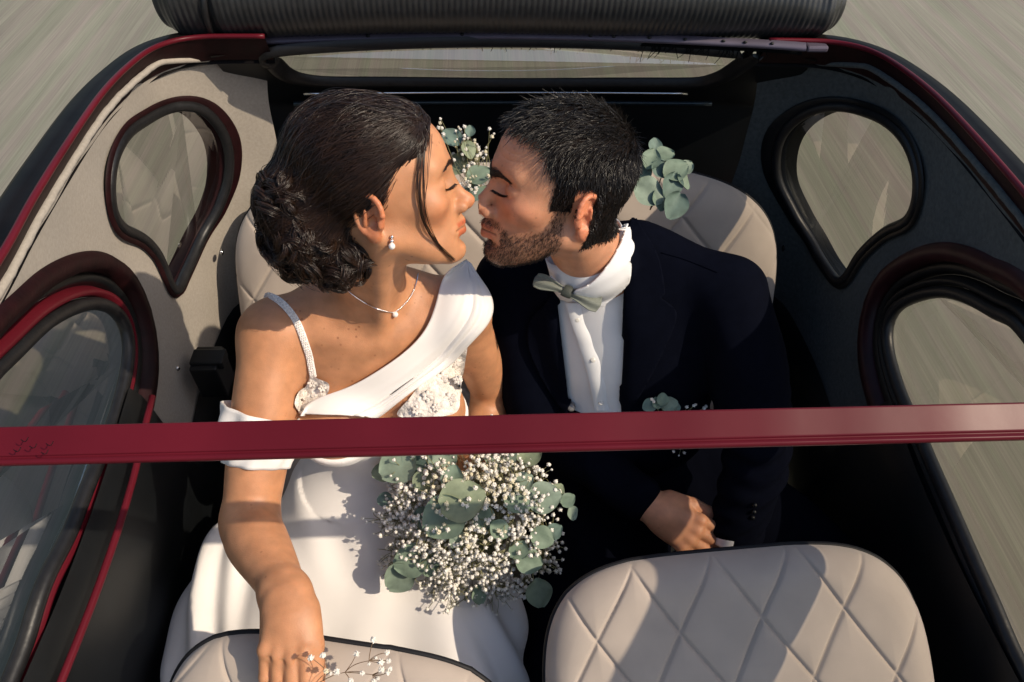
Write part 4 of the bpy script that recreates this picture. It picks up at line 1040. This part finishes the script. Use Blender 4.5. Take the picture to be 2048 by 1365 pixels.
# forearm hair shade and forehead lines are left to the relief
def scalpw(L):
    x, y, z = L.T; ay = np.abs(y)
    hl = np.where(x > .036, .050 + (x - .036) * 1.05 + .018 * smooth01((ay - .030) / .02) * (x > .05), np.where(x > .006, .004, np.where(x > -.022, .040, -.052)))
    return smooth01((z - hl + .004) / .008) * (ay < .2)
sw_ = np.where(hm, scalpw(LG), 0); CG *= (1 - .80 * sw_)[:, None]
x_, y_, z_ = LG.T
VG = VG - NG * (np.where(hm, .0007 * np.exp(-((x_ - .088) / .02) ** 2) * (np.abs(y_) < .05) * np.maximum(0, np.sin(z_ * 620 + 6 * y_ + 3 * np.sin(y_ * 60))) ** 4 * smooth01((z_ - .048) / .008) * smooth01((.095 - z_) / .01), 0))[:, None]
me = mesh_from('groom_body', VG, None, SKING, True, quads=QG); color_attr(me, CG); link('body', me, groom)
BVG = bvh_of((VG, QG))
for sd in (-1, 1):
    brow(HG, BVG, sd, .0034, HAIRB, groom, 700, -.0045, .007, .050, seed=9 + sd); lashes(HG, BVG, sd, HAIRB, groom, seed=3, z0=.0085)
# --- hair: short strands rooted on the scalp
ar = np.flatnonzero(hm & (sw_ > .35)); 
def grow(idx, n, length, direc, lift, mid=6, curl=.15, seed=1):
    r = np.random.default_rng(seed); k = r.choice(idx, n); P0 = VG[k] + r.normal(size=(n, 3)) * .0012; N0 = NG[k]; L0 = LG[k]
    D = direc(L0, N0, r); D = D @ HG.R.T; D = D - N0 * np.sum(D * N0, 1)[:, None]; D /= np.maximum(1e-6, np.linalg.norm(D, axis=1))[:, None]
    ln = length(L0, r)[:, None]; lf = lift(L0, r)[:, None]; sd = r.normal(size=(n, 3)) * curl
    P = []
    for v in np.linspace(0, 1, mid): P.append(P0 + (D + sd * v) * ln * v * (1 - lf * .35) + N0 * ln * lf * (v - .55 * v * v) - N0 * .0005)
    return np.stack(P, 1)
cap_idx = np.flatnonzero(sw_ > .5); remap = -np.ones(len(VG), int)
fm = (sw_[QG] > .5).all(1); qs = QG[fm]; u = np.unique(qs); remap[u] = np.arange(len(u))
VC = VG[u] + NG[u] * (np.clip((LG[u][:, 2] - .0) / .09, .15, 1) * .0075)[:, None]
hair_g = link('hair', mesh_from('hair_cap', VC, None, HAIRM, True, quads=remap[qs]), groom)
def dirs(L, N, r):
    t = smooth01((L[:, 2] - .06) / .05)[:, None]
    cl = np.sin(L[:, 0] * 90 + 4 * np.sin(L[:, 1] * 70)) * np.cos(L[:, 1] * 110 + L[:, 0] * 40)
    top = np.stack([.95 + 0 * L[:, 0], .55 + .55 * cl + .12 * r.normal(size=len(L)), -.1 + .2 * r.normal(size=len(L))], 1)
    sid = np.stack([.05 + .15 * r.normal(size=len(L)), .15 * r.normal(size=len(L)), -1 + 0 * L[:, 0]], 1)
    return top * t + sid * (1 - t)
P = grow(ar, 15000, lambda L, r: (.006 + .021 * smooth01((L[:, 2] - .02) / .09)) * r.uniform(.6, 1.15, len(L)), dirs, lambda L, r: r.uniform(.15, .55, len(L)), 6, .18, 2)
P = P + 0
ofs = (np.clip((HG.loc(P[:, 0])[:, 2]) / .09, .15, 1) * .0055)
strands_mesh('short_strands', P + (NG[np.random.default_rng(2).choice(ar, 15000)] * ofs[:, None])[:, None], .00060, .00018, HAIRB, hair_g)
# --- beard
br = np.flatnonzero(bw > .25)
BEARD = mat('dark_brown_beard', (.022, .012, .008), .45, var=.4, vscale=80, spec=.4)
pw = np.random.default_rng(5); keep = br[pw.random(len(br)) < bw[br] ** 2.0]
P = grow(keep, 7500, lambda L, r: .0055 * r.uniform(.6, 1.25, len(L)), lambda L, N, r: np.stack([.25 + .3 * r.normal(size=len(L)), .2 * r.normal(size=len(L)), -1 + 0 * L[:, 0]], 1), lambda L, r: r.uniform(.2, .7, len(L)), 4, .2, 4)
strands_mesh('beard', P, .00026, .00012, BEARD, groom)

# --- shirt
cb = at(1176, 506, 1.175); cax = nrm(.85 * (-.50 * CR + .86 * CU) - .52 * CF); ce1 = nrm(np.cross(cax, CF)); ce1 = ce1 if ce1 @ CR > 0 else -ce1; ce2 = np.cross(cax, ce1); ce2 = ce2 if ce2 @ -CF > 0 else -ce2
SHIRT = mat('white_shirt_cotton', (.77, .77, .77), .8, var=.03, vscale=20, bump=.1, bscale=900, spec=.2)
FS = Field((-.06, .10, .80), (.42, .60, 1.42), .0035)
FS.ell(tg(0, .0, -.14), (.158, .110, .21), TG, .03)
FS.ell(tg(0, .0, -.32), (.150, .112, .14), TG, .06)
for s in (-1, 1): FS.cap(tg(s * .03, -.02, .05), tg(s * .12, -.01, 0), .046, .046, .05)
FS.ell(cb - cax * .022, (.070, .068, .045), np.stack([ce1, ce2, cax], 1), .03); FS.noise(.0011, 26, 5)
VS, QS = FS.mesh(2); shirt = link('shirt', mesh_from('shirt', VS, None, SHIRT, True, quads=QS), groom)
BVS = bvh_of((VS, QS), (VG, QG))
# collar: stand ring and the two turned-down wings
ring = []
for r_, h_ in ((.0665, -.015), (.0675, .004), (.0660, .024), (.0685, .026), (.0715, .006), (.0760, -.016)):
    ring.append([cb + (ce1 * cos(t) + ce2 * sin(t)) * r_ + cax * h_ for t in np.linspace(0, 2 * pi, 60, endpoint=False)])
mb = MB(); mb.grid(np.transpose(np.array(ring), (1, 0, 2)), closed_u=True); mb.build('collar', SHIRT, shirt)
BVC = bvh_of((VS, QS), (np.array(ring).reshape(-1, 3), [(a * 60 + b, a * 60 + (b + 1) % 60, (a + 1) * 60 + (b + 1) % 60, (a + 1) * 60 + b) for a in range(5) for b in range(60)]))
def cloth_patch(name, poly, bvh, step, off, m_, par, it=14, th=.002):
    V, F = patch_px(bvh, poly, step, off); V = lap_smooth(V, F, it); V = V + np.array([nrm(CP - v) for v in V]) * .004
    o = link(name, mesh_from(name, V, F, m_), par); q = o.modifiers.new('thickness', 'SOLIDIFY'); q.thickness = th; q.offset = 0; return o, V, F
cloth_patch('collar_wing', [(1150,580),(1178,566),(1206,536),(1232,490),(1243,458),(1250,455),(1252,520),(1248,560),(1228,588),(1206,612),(1180,600),(1158,592)], BVC, 3, .009, SHIRT, shirt, 10, .0035)
cloth_patch('collar_wing', [(1108,548),(1122,562),(1140,578),(1150,586),(1142,598),(1122,592),(1112,572)], BVC, 4, .008, SHIRT, shirt, 10, .0035)
pl = drape_curve(BVS, [(1150,606),(1163,650),(1180,700),(1196,760),(1207,820)], 30, .002)
G = []
for i, c in enumerate(pl): G.append([c + CR * x + nrm(CP - c) * (z + .0006 * sin(i * .9)) for x, z in ((-.0165, 0), (-.0155, .0022), (0, .0026), (.0145, .0022), (.016, 0))])
mb = MB(); mb.grid(np.array(G)); mb.build('placket', SHIRT, shirt)
BTN = mat('shell_button', (.62, .60, .55), .3, var=.05, spec=.6)
for px, py in ((1157, 638), (1187, 717), (1203, 802)):
    c = drape(BVS, px, py, .0052); n = nrm(CP - c); a0 = nrm(np.cross(n, (0, 0, 1))); mb = MB(); mb.ball(c, (.0048, .0048, .0014), 14, 6, np.stack([a0, np.cross(n, a0), n], 1)); mb.build('button', BTN, shirt)
# --- jacket
NAVY = mat('navy_wool', (.0024, .0031, .0072), .9, var=.12, vscale=60, bump=.12, bscale=1400, spec=.03)
NAVYL = NAVY
FJ = Field((-.16, -.06, .70), (.56, .62, 1.44), .0040)
FJ.ell(tg(0, -.008, -.13), (.198, .122, .235), TG, .03)
FJ.ell(tg(0, -.008, -.34), (.180, .125, .16), TG, .08)
for s in (-1, 1): FJ.cap(tg(s * .045, -.034, .075), tg(s * .185, 0, .008), .044, .058, .05)
A1, A2, B1, B2 = at(1108, 560, 1.15), at(1142, 830, 1.2), at(1256, 430, 1.15), at(1243, 830, 1.2)
pa = np.cross(A2 - A1, A1 - CP); pa = -pa if pa @ CR > 0 else pa; pb = np.cross(B2 - B1, B1 - CP); pb = pb if pb @ CR > 0 else -pb
FJ.cut_wedge([(A1, pa), (B1, pb), (tg(0, .01, 0), -gn), (at(1190, 1010, 1.2), -gup)], .006)
FJ.ell(cb + cax * .035, (.072, .072, .06), np.stack([ce1, ce2, cax], 1), .01, '-')
JW = GLW + (GLE - GLW) * .17; FJ.chain([GLS, GLS * .5 + GLE * .5 + CR * .012, GLE, GLE * .5 + JW * .5, JW], [.068, .068, .060, .053, .047], .03)
RW_ = GRW + (GRE - GRW) * .04; FJ.chain([GRS, mid_(GRS, GRE), GRE, mid_(GRE, RW_), RW_], [.066, .062, .058, .052, .047], .03)
FJ.noise(.0010, 20, 3)
VJ, QJ = FJ.mesh(2); NJ = normals_of(VJ, QJ)
ds = (VJ - GLE) @ nrm(GLE - GLS); near = np.exp(-(np.linalg.norm(VJ - GLE, axis=1) / .11) ** 2); VJ = VJ + NJ * (.0045 * near * np.sin(ds * 150 + 2.0 * np.sin(VJ @ CR * 40)))[:, None]
q_ = np.exp(-(((VJ - tg(-.03, .1, -.27)) @ gs) / .16) ** 2 - (((VJ - tg(0, .1, -.27)) @ gup) / .09) ** 2); VJ = VJ + NJ * (.0035 * q_ * np.sin(70 * (VJ @ gup) + 45 * np.abs(VJ @ gs - tg(-.03, 0, 0) @ gs)))[:, None]
near = np.exp(-(np.linalg.norm(VJ - (GLS + gup * -.05), axis=1) / .09) ** 2); VJ = VJ + NJ * (.0028 * near * np.sin(95 * (VJ @ gs) + 40 * (VJ @ gup)))[:, None]
near = np.exp(-(np.linalg.norm(VJ - JW, axis=1) / .09) ** 2); VJ = VJ + NJ * (.003 * near * np.sin(ds * 210 + 3 * np.sin(VJ @ CR * 30)))[:, None]
jacket = link('jacket', mesh_from('jacket', VJ, None, NAVY, True, quads=QJ), groom)
BVJ = bvh_of((VJ, QJ)); BVL = bvh_of((VJ, QJ), (VS, QS))
cloth_patch('lapel', [(1262,440),(1290,470),(1318,520),(1330,585),(1318,592),(1352,625),(1330,690),(1296,760),(1262,815),(1244,820),(1248,700),(1254,560)], BVL, 5, .004, NAVYL, jacket, 10, .003)
cloth_patch('lapel', [(1108,555),(1098,600),(1062,640),(1056,690),(1085,760),(1122,815),(1138,815),(1128,700),(1116,610)], BVL, 5, .004, NAVYL, jacket, 10, .003)
c_p = drape_curve(BVJ, [(1322,506),(1370,520),(1436,546)], 20, .0012); mb = MB(); mb.tube(c_p, .0006, 6); mb.build('shoulder_seam', NAVYL, jacket)
c = drape(BVJ, 1140, 812, .006, 1.2); n = nrm(CP - c); a0 = nrm(np.cross(n, (0, 0, 1))); mb = MB(); mb.ball(c, (.0085, .0085, .003), 16, 6, np.stack([a0, np.cross(n, a0), n], 1)); mb.build('jacket_button', mat('horn_button', (.16, .15, .14), .18, var=.2, spec=.7, coat=.5), jacket)
for i, (px, py) in enumerate(((1509,1010),(1507,1022),(1504,1034))):
    c = drape(BVJ, px, py, .003, 1.15); mb = MB(); mb.ball(c, .0042, 10, 6); mb.build('cuff_button', BLACKP, jacket)
# shirt cuffs
for (w0, w1, r0, nm) in ((GLW + (GLE - GLW) * .24, GLW + (GLE - GLW) * .00, .042, 0), (GRW + (GRE - GRW) * .10, GRW - (GRE - GRW) * .020, .0385, 1)):
    ax2 = nrm(w1 - w0); q1 = nrm(np.cross(ax2, CF)); q2 = np.cross(ax2, q1); ring = []
    for v, rr in ((0, r0), (.9, r0 * .99), (1, r0 * .97), (1, r0 * .92), (.5, r0 * .90)): ring.append([w0 + (w1 - w0) * v + (q1 * cos(t) + q2 * sin(t)) * rr for t in np.linspace(0, 2 * pi, 40, endpoint=False)])
    mb = MB(); mb.grid(np.transpose(np.array(ring), (1, 0, 2)), closed_u=True); mb.build('shirt_cuff', SHIRT, shirt)
# --- trousers
FT = Field((-.08, -.20, .50), (.75, .62, 1.0), .006)
hp = tg(0, -.03, -.50); k1, k2 = at(1720, 1190, 1.45), at(1120, 1320, 1.42)
FT.ell(hp, (.20, .15, .13), TG, .08); FT.chain([hp + gs * .10, k1], [.115, .088], .06); FT.chain([hp - gs * .09, k2], [.110, .088], .06); FT.ell(hp * .55 + k2 * .45, (.14, .14, .10), None, .08); FT.ell(at(1215, 1090, 1.46), (.11, .12, .07), None, .06); FT.noise(.0022, 22, 8)
VT, QT = FT.mesh(2); link('trousers', mesh_from('trousers', VT, None, NAVY, True, quads=QT), groom)
# --- bow tie
SAGE = mat('sage_green_weave', (.17, .185, .155), .6, var=.18, vscale=900, bump=.35, bscale=1500, spec=.3, sheen=.2); SAGEDK = mat('dark_sage_weave', (.045, .052, .044), .55, var=.2, vscale=900, bump=.3, bscale=1500, spec=.3)
bc = at(1134, 584, np.dot(drape(BVC, 1134, 584, .0, 1.12) - CP, CF) - .030); bd = nrm(CR * .90 - CU * .36 - CF * .0); bn = nrm(-CF * .8 + CU * .1); bn = nrm(bn - bd * (bn @ bd)); bw_ = np.cross(bn, bd)
def wing(sgn, ln, wd, par, droop):
    mb = MB(); G = []
    for s_ in np.linspace(0, 1, 18):
        row = []
        for t in np.linspace(-1, 1, 25):
            w = (.0055 + (wd - .0055) * smooth01(s_ * 1.15)) * (1 - .12 * max(0, s_ - .8) * 5)
            z = .0035 * cos(t * pi * 1.5 + .6) * (1 - .35 * s_) + .004 * sin(s_ * pi)
            row.append(bc + bd * sgn * (.004 + ln * s_ + .003 * (1 - t * t) * s_) + bw_ * (t * w + droop * s_ * s_) + bn * z)
        G.append(row)
    mb.grid(np.array(G)); o = mb.build('bow_wing', SAGE, par); q = o.modifiers.new('thickness', 'SOLIDIFY'); q.thickness = .0016
mb = MB(); Gk = []
for s_ in np.linspace(-1, 1, 9): Gk.append([bc + bd * (.0075 * s_ * (1 - .15 * cos(t))) + bw_ * ((.0105 - .0012 * abs(s_) ** 3) * cos(t)) + bn * ((.0065 - .0015 * s_ * s_) * sin(t) + .003) for t in np.linspace(0, 2 * pi, 22, endpoint=False)])
mb.grid(np.transpose(np.array(Gk), (1, 0, 2)), closed_u=True); tie = mb.build('bow_tie', SAGEDK, groom)
wing(-1, .050, .0135, tie, -.001); wing(1, .052, .0155, tie, .001)

# ================================================================== FLOWERS
PETAL = mat('white_gypsophila', (.84, .80, .71), .9, var=.08, vscale=200, spec=.02, sss=.35, sssr=(1, .95, .8)); PETALC = mat('cream_gypsophila', (.76, .69, .50), .9, var=.15, vscale=200, spec=.02, sss=.3, sssr=(1, .95, .8))
STEM = mat('olive_stem', (.22, .21, .10), .7, var=.2); STEMB = mat('brown_twig', (.16, .10, .055), .7, var=.2)
LEAFM = [mat('eucalyptus_leaf', c, .62, var=.16, vscale=70, bump=.15, bscale=120, spec=.3) for c in ((.165, .225, .165), (.205, .265, .205), (.125, .185, .155), (.215, .255, .165))]
def blossom_mesh(seed, m_):
    r = np.random.default_rng(seed); mb = MB(); mb.ball((0, 0, 0), .62, 13, 8)
    V = np.array(mb.V); a = np.arctan2(V[:, 1], V[:, 0]); e = np.arcsin(np.clip(V[:, 2] / .62, -1, 1)); p = r.uniform(0, 6, 3)
    k = 1 +   .30 * np.sin(5 * a + p[0] + 2 * np.sin(3 * e)) * np.cos(e) + .20 * np.sin(4 * e + 3 * a + p[1]) + r.normal(size=len(V)) * .09; k *= np.where(V[:, 2] < 0, .85, 1)
    return mesh_from('blossom', V * k[:, None], mb.F, m_, False)
BLO = [blossom_mesh(i, PETAL) for i in range(4)] + [blossom_mesh(i + 9, PETALC) for i in range(3)]
def rot_to(n, r):
    n = nrm(n); a = nrm(np.cross(n, r.normal(size=3))); return np.stack([a, np.cross(n, a), n], 1)
def put_mesh(name, me, c, R, sc, parent):
    o = bpy.data.objects.new(name, me); COL.objects.link(o); M = np.eye(4); M[:3, :3] = R * sc; 
    w = Vector((0, 0, 0)); q = parent
    while q is not None: w += q.location; q = q.parent
    M[:3, 3] = np.asarray(c) - np.array(w); o.parent = parent; o.matrix_local = Matrix(M.tolist()); return o
def leaf(parent, c, size, axis, n, m_, curl=.25, name='leaf', narrow=1.0):
    """round eucalyptus leaf: c = middle, axis = base to tip"""
    axis = nrm(axis); n = nrm(np.asarray(n) - axis * (np.asarray(n) @ axis)); b = np.cross(n, axis); G = []
    for s_ in np.linspace(0, 1, 13):
        w = size * narrow * (sin(pi * (s_ * .94 + .03)) ** .62) * (1.04 - .25 * s_)
        row = []
        for t in np.linspace(-1, 1, 9):
            h = size * (curl * (t * t * .45 - .1) + .16 * sin(3 * s_ + 2 * t) * t - curl * .6 * (s_ - .5) ** 2 + (-.05 if abs(t) < .01 else 0) + .05 * sin(9 * s_ + 5 * t) * abs(t))
            row.append(c + axis * size * 2 * (s_ - .5) + b * w * t + n * h)
        G.append(row)
    mb = MB(); mb.grid(np.array(G)); o = mb.build(name, m_, parent); return o
def leaf_px(parent, px, py, rpx, ang, d, tilt=(0, 0), m_=None, narrow=1.0, bvh=None):
    c = at(px, py, d); ax = CR * cos(ang) - CU * sin(ang); n = -CF + CR * tilt[0] + CU * tilt[1]
    if m_ is None: m_ = LEAFM[int(px * 7 + py * 3) % 4]
    return leaf(parent, c, rpx * .84 * d / FPX, ax, n, m_, .30 + .45 * rng.random(), narrow=narrow)
def gyp(parent, pts, cap_parts, seed, rad=(.0038, .0056), cream=.35, face=None):
    """blossoms at pts: the first cap_parts as parts, the rest as one part of kind stuff"""
    r = np.random.default_rng(seed); V = []; F = []
    big = MB()
    for i, p in enumerate(pts):
        n = nrm(nrm(CP - p) + np.array([0, 0, .4]) + r.normal(size=3) * .55); R = rot_to(n, r); sc = r.uniform(*rad) * (1.18 if r.random() < .70 else .75); me = BLO[4 + i % 3] if r.random() < cream else BLO[i % 4]
        if i < cap_parts: put_mesh('blossom', me, p, R, sc, parent)
        else:
            v = np.empty(len(me.vertices) * 3, np.float32); me.vertices.foreach_get('co', v); big.add(p + (v.reshape(-1, 3) * sc) @ R.T, [tuple(q.vertices) for q in me.polygons])
    if big.V: big.build('blossoms', PETAL, parent, kind='stuff')
def stems(parent, segs, r0, m_, name='stems', bend=.12, seed=1):
    r = np.random.default_rng(seed); P = []
    for a, b in segs:
        a, b = np.asarray(a), np.asarray(b); l = np.linalg.norm(b - a); k = r.normal(size=3) * l * bend
        P.append([a + (b - a) * t + k * sin(pi * t) for t in np.linspace(0, 1, 8)])
    return strands_mesh(name, np.array(P), r0, r0 * .7, m_, parent, sides=4, kind='stuff')
# --- the bouquet on her lap
bq = thing('bouquet', at(950, 1040, 1.33), 'large round bouquet of baby\'s breath and eucalyptus held over the white dress', 'bouquet')
rq = np.random.default_rng(21); base = at(930, 1010, 1.46)
sprays = []
while len(sprays) < 245:
    u = rq.uniform(-1, 1, 2); rr = np.hypot(*u)
    if rr > 1: continue
    x, y = 940 + u[0] * 178, 1030 + u[1] * 168
    if x > 1080 and y > 1120: continue
    sprays.append((x, y, 1.285 - .105 * math.sqrt(max(0, 1 - rr * rr)) + rq.uniform(-.008, .03), rr))
pts = []; segs = []
for x, y, d, rr in sprays:
    hub = at(x, y, d + .018); segs.append((base + rq.normal(size=3) * .010, hub))
    for k in range(rq.integers(7, 12)):
        p = at(x + rq.normal() * 15, y + rq.normal() * 15, d + rq.normal() * .007); pts.append(p); segs.append((hub, p))
for k in range(70):          # loose outer twigs
    th = rq.uniform(0, 2 * pi); 
    x0, y0 = 940 + 150 * cos(th), 1035 + 140 * sin(th); L_ = rq.uniform(25, 62); hub = at(x0, y0, 1.27); e = at(x0 + L_ * cos(th), y0 + L_ * sin(th) , 1.27 + rq.normal() * .02)
    if x0 + L_ * cos(th) > 1130: continue
    segs.append((hub, e)); pts.append(e)
    for j in range(3): q = hub + (e - hub) * rq.uniform(.4, .9) + rq.normal(size=3) * .010; pts.append(q); segs.append((hub + (e - hub) * .4, q))
pts.sort(key=lambda p: np.linalg.norm(p - CP)); gyp(bq, pts, 300, 4, cream=.5); stems(bq, segs, .0007, STEM, 'stems', .10)
mb = MB(); mb.ball(at(940, 1030, 1.33), (.085, .085, .05), 24, 12, np.stack([CR, CU, -CF], 1)); o = mb.build('leafy_core', mat('dark_green_foliage', (.17, .17, .085), .9, var=.5, vscale=90, bump=1.0, bscale=120, dist=.01), bq, kind='stuff')
LV = [(795,932,48,2.6,1.235,(.3,.3)),(835,915,42,2.0,1.24,(0,.4)),(764,945,26,2.9,1.255,(.6,.1)),(925,1000,56,-.3,1.175,(.1,.3)),(888,1036,58,2.5,1.18,(-.2,.1)),(968,1036,30,.9,1.20,(.3,-.2)),(848,1040,32,2.6,1.21,(-.4,.2)),
      (1088,995,42,-.2,1.225,(.3,.3)),(1034,1002,36,.5,1.21,(.5,.4)),(1112,985,24,-.9,1.24,(.5,.2)),(1136,1000,19,-.6,1.24,(.3,.2)),(1144,1027,18,1.2,1.245,(.6,.2)),(1085,1075,30,.4,1.225,(.3,.1)),(1108,1062,22,-.5,1.235,(.4,.1)),(1058,1122,34,.3,1.22,(.2,.2)),(1078,1187,36,1.4,1.215,(.1,.1)),(1036,1100,26,2.2,1.215,(.3,.3)),
      (799,1156,40,2.4,1.225,(-.2,-.1)),(822,1122,44,2.9,1.215,(0,.3)),(858,1130,30,1.3,1.22,(.5,0)),(1002,905,44,-1.2,1.24,(.1,.5)),(1060,905,34,-.8,1.25,(.2,.5)),(884,915,38,-1.9,1.235,(0,.5)),(958,1190,24,1.3,1.25,(.5,.3)),(848,965,30,1.8,1.215,(-.3,.2)),(1000,1060,26,.6,1.19,(.2,.2)),(915,1080,24,1.9,1.19,(.4,.2)),(1046,965,28,-.6,1.215,(.2,.4)),(770,1000,20,3.0,1.255,(.2,.3)),(905,955,30,-1.4,1.19,(.1,.5))]
for q in LV: leaf_px(bq, *q)
stems(bq, [(at(1040, 1080, 1.25), at(1068, 1165, 1.22)), (at(1060, 1010, 1.25), at(1132, 1008, 1.245)), (at(1040, 1060, 1.25), at(1100, 1070, 1.235)), (at(860, 1090, 1.24), at(805, 1140, 1.23)), (at(850, 950, 1.25), at(775, 940, 1.25))], .0012, STEM, 'twigs')
# --- arrangement on the parcel shelf, seen between the two heads
sh1 = thing('flower_arrangement', at(930, 360, 1.52), 'cluster of baby\'s breath and eucalyptus seen between the two faces', 'flowers')
pts = []; segs = []
for i in range(95):
    x, y = 938 + rq.normal() * 22, 322 + rq.uniform(-68, 75); p = at(x + (y - 320) * .18, y, 1.30 + rq.uniform(-.02, .04)); pts.append(p); segs.append((at(955, 400, 1.36), p))
for x, y in ((881,238),(880,247),(877,256),(988,268),(984,274)): p = at(x, y, 1.31); pts.append(p); segs.append((at(935, 350, 1.34), p))
gyp(sh1, pts, 200, 6, (.0036, .0052), .3); stems(sh1, segs, .0006, STEM, 'stems', .08)
for q in [(903,275,26,-2.3,1.31,(0,.5)),(960,352,32,-.4,1.30,(.2,.5)),(937,300,22,1.2,1.31,(.5,.2)),(950,388,30,.2,1.30,(.1,.6)),(940,262,14,-1.5,1.31,(.2,.2)),(915,330,26,2.2,1.33,(.2,.3)),(975,385,22,-.6,1.31,(0,.4))]: leaf_px(sh1, *q)
# --- eucalyptus behind the groom
sh2 = thing('eucalyptus_bunch', at(1330, 380, 1.52), 'bunch of eucalyptus leaves lying on top of the seat behind the man', 'flowers')
for q in [(1302,318,26,-1.2,1.40,(.2,.4)),(1330,310,24,-.2,1.41,(.5,.5)),(1322,340,26,.6,1.40,(-.2,.4)),(1352,340,32,-.5,1.39,(.4,.4)),(1298,385,40,.5,1.38,(-.3,.3)),(1342,372,32,1.9,1.385,(.5,.2)),(1350,412,34,2.0,1.375,(.3,.2)),(1372,335,20,-.6,1.40,(.4,.3)),(1282,350,28,2.4,1.41,(-.3,.3)),(1318,402,26,1.2,1.385,(.6,.2)),(1310,292,20,-1.5,1.42,(.3,.3)),(1366,362,24,.9,1.395,(.8,.3))]: leaf_px(sh2, *q)
stems(sh2, [(at(1300, 420, 1.42), at(1335, 320, 1.41)), (at(1300, 420, 1.42), at(1350, 400, 1.385)), (at(1320, 390, 1.41), at(1290, 320, 1.41))], .0015, STEMB, 'twigs')
# --- buttonhole flower on the jacket
bo = thing('boutonniere', drape(BVJ, 1345, 840, .0, 1.2), 'small buttonhole spray of baby\'s breath and eucalyptus on the navy lapel', 'boutonniere')
def on_j(px, py, off): return drape(BVJ, px, py, off, 1.2)
for px, py, r, a in ((1297,802,16,2.6),(1312,797,13,-2.0),(1334,800,20,-.2),(1322,790,14,-1.5),(1345,805,13,.3),(1326,825,15,1.4),(1350,850,14,.8)):
    c = on_j(px, py, .012); leaf(bo, c, r * 1.2 / FPX, CR * cos(a) - CU * sin(a), -CF + CU * .3, LEAFM[(px + py) % 3], .3)
pts = [on_j(px, py, .018) for px, py in ((1301,785),(1304,790),(1381,798),(1399,800),(1395,805),(1365,802),(1340,890),(1352,884),(1345,878),(1360,893),(1336,882),(1350,897),(1358,880),(1370,845),(1345,830),(1378,800))]
gyp(bo, pts, 40, 8, (.0032, .0046), .1); stems(bo, [(on_j(1345, 850, .008), p) for p in pts], .0006, STEM, 'stems', .06)
# --- sprig between her fingers, over the front seat
sg = thing('flower_sprig', at(640, 1370, .91), 'thin sprig of baby\'s breath held between her fingers over the seat', 'flowers')
hubs = {0: at(628, 1372, .912), 1: at(690, 1345, .900), 2: at(738, 1322, .895), 3: at(655, 1345, .905), 4: at(745, 1350, .90)}
segs = [(hubs[0], hubs[1]), (hubs[1], hubs[2]), (hubs[0], hubs[3]), (hubs[1], hubs[4])]; pts = []
for px, py, h in ((747,1280,2),(713,1308,1),(752,1316,2),(775,1306,2),(738,1328,2),(777,1322,2),(762,1325,2),(725,1346,1),(776,1345,4),(763,1340,4),(756,1357,4),(748,1362,4),(646,1311,3),(652,1343,3),(673,1344,3),(662,1347,3),(702,1362,1),(780,1338,4),(622,1316,3)):
    p = at(px, py, .895); pts.append(p); segs.append((hubs[h], p))
gyp(sg, pts, 40, 12, (.0040, .0056), .05); stems(sg, segs, .00055, STEMB, 'stems', .06)
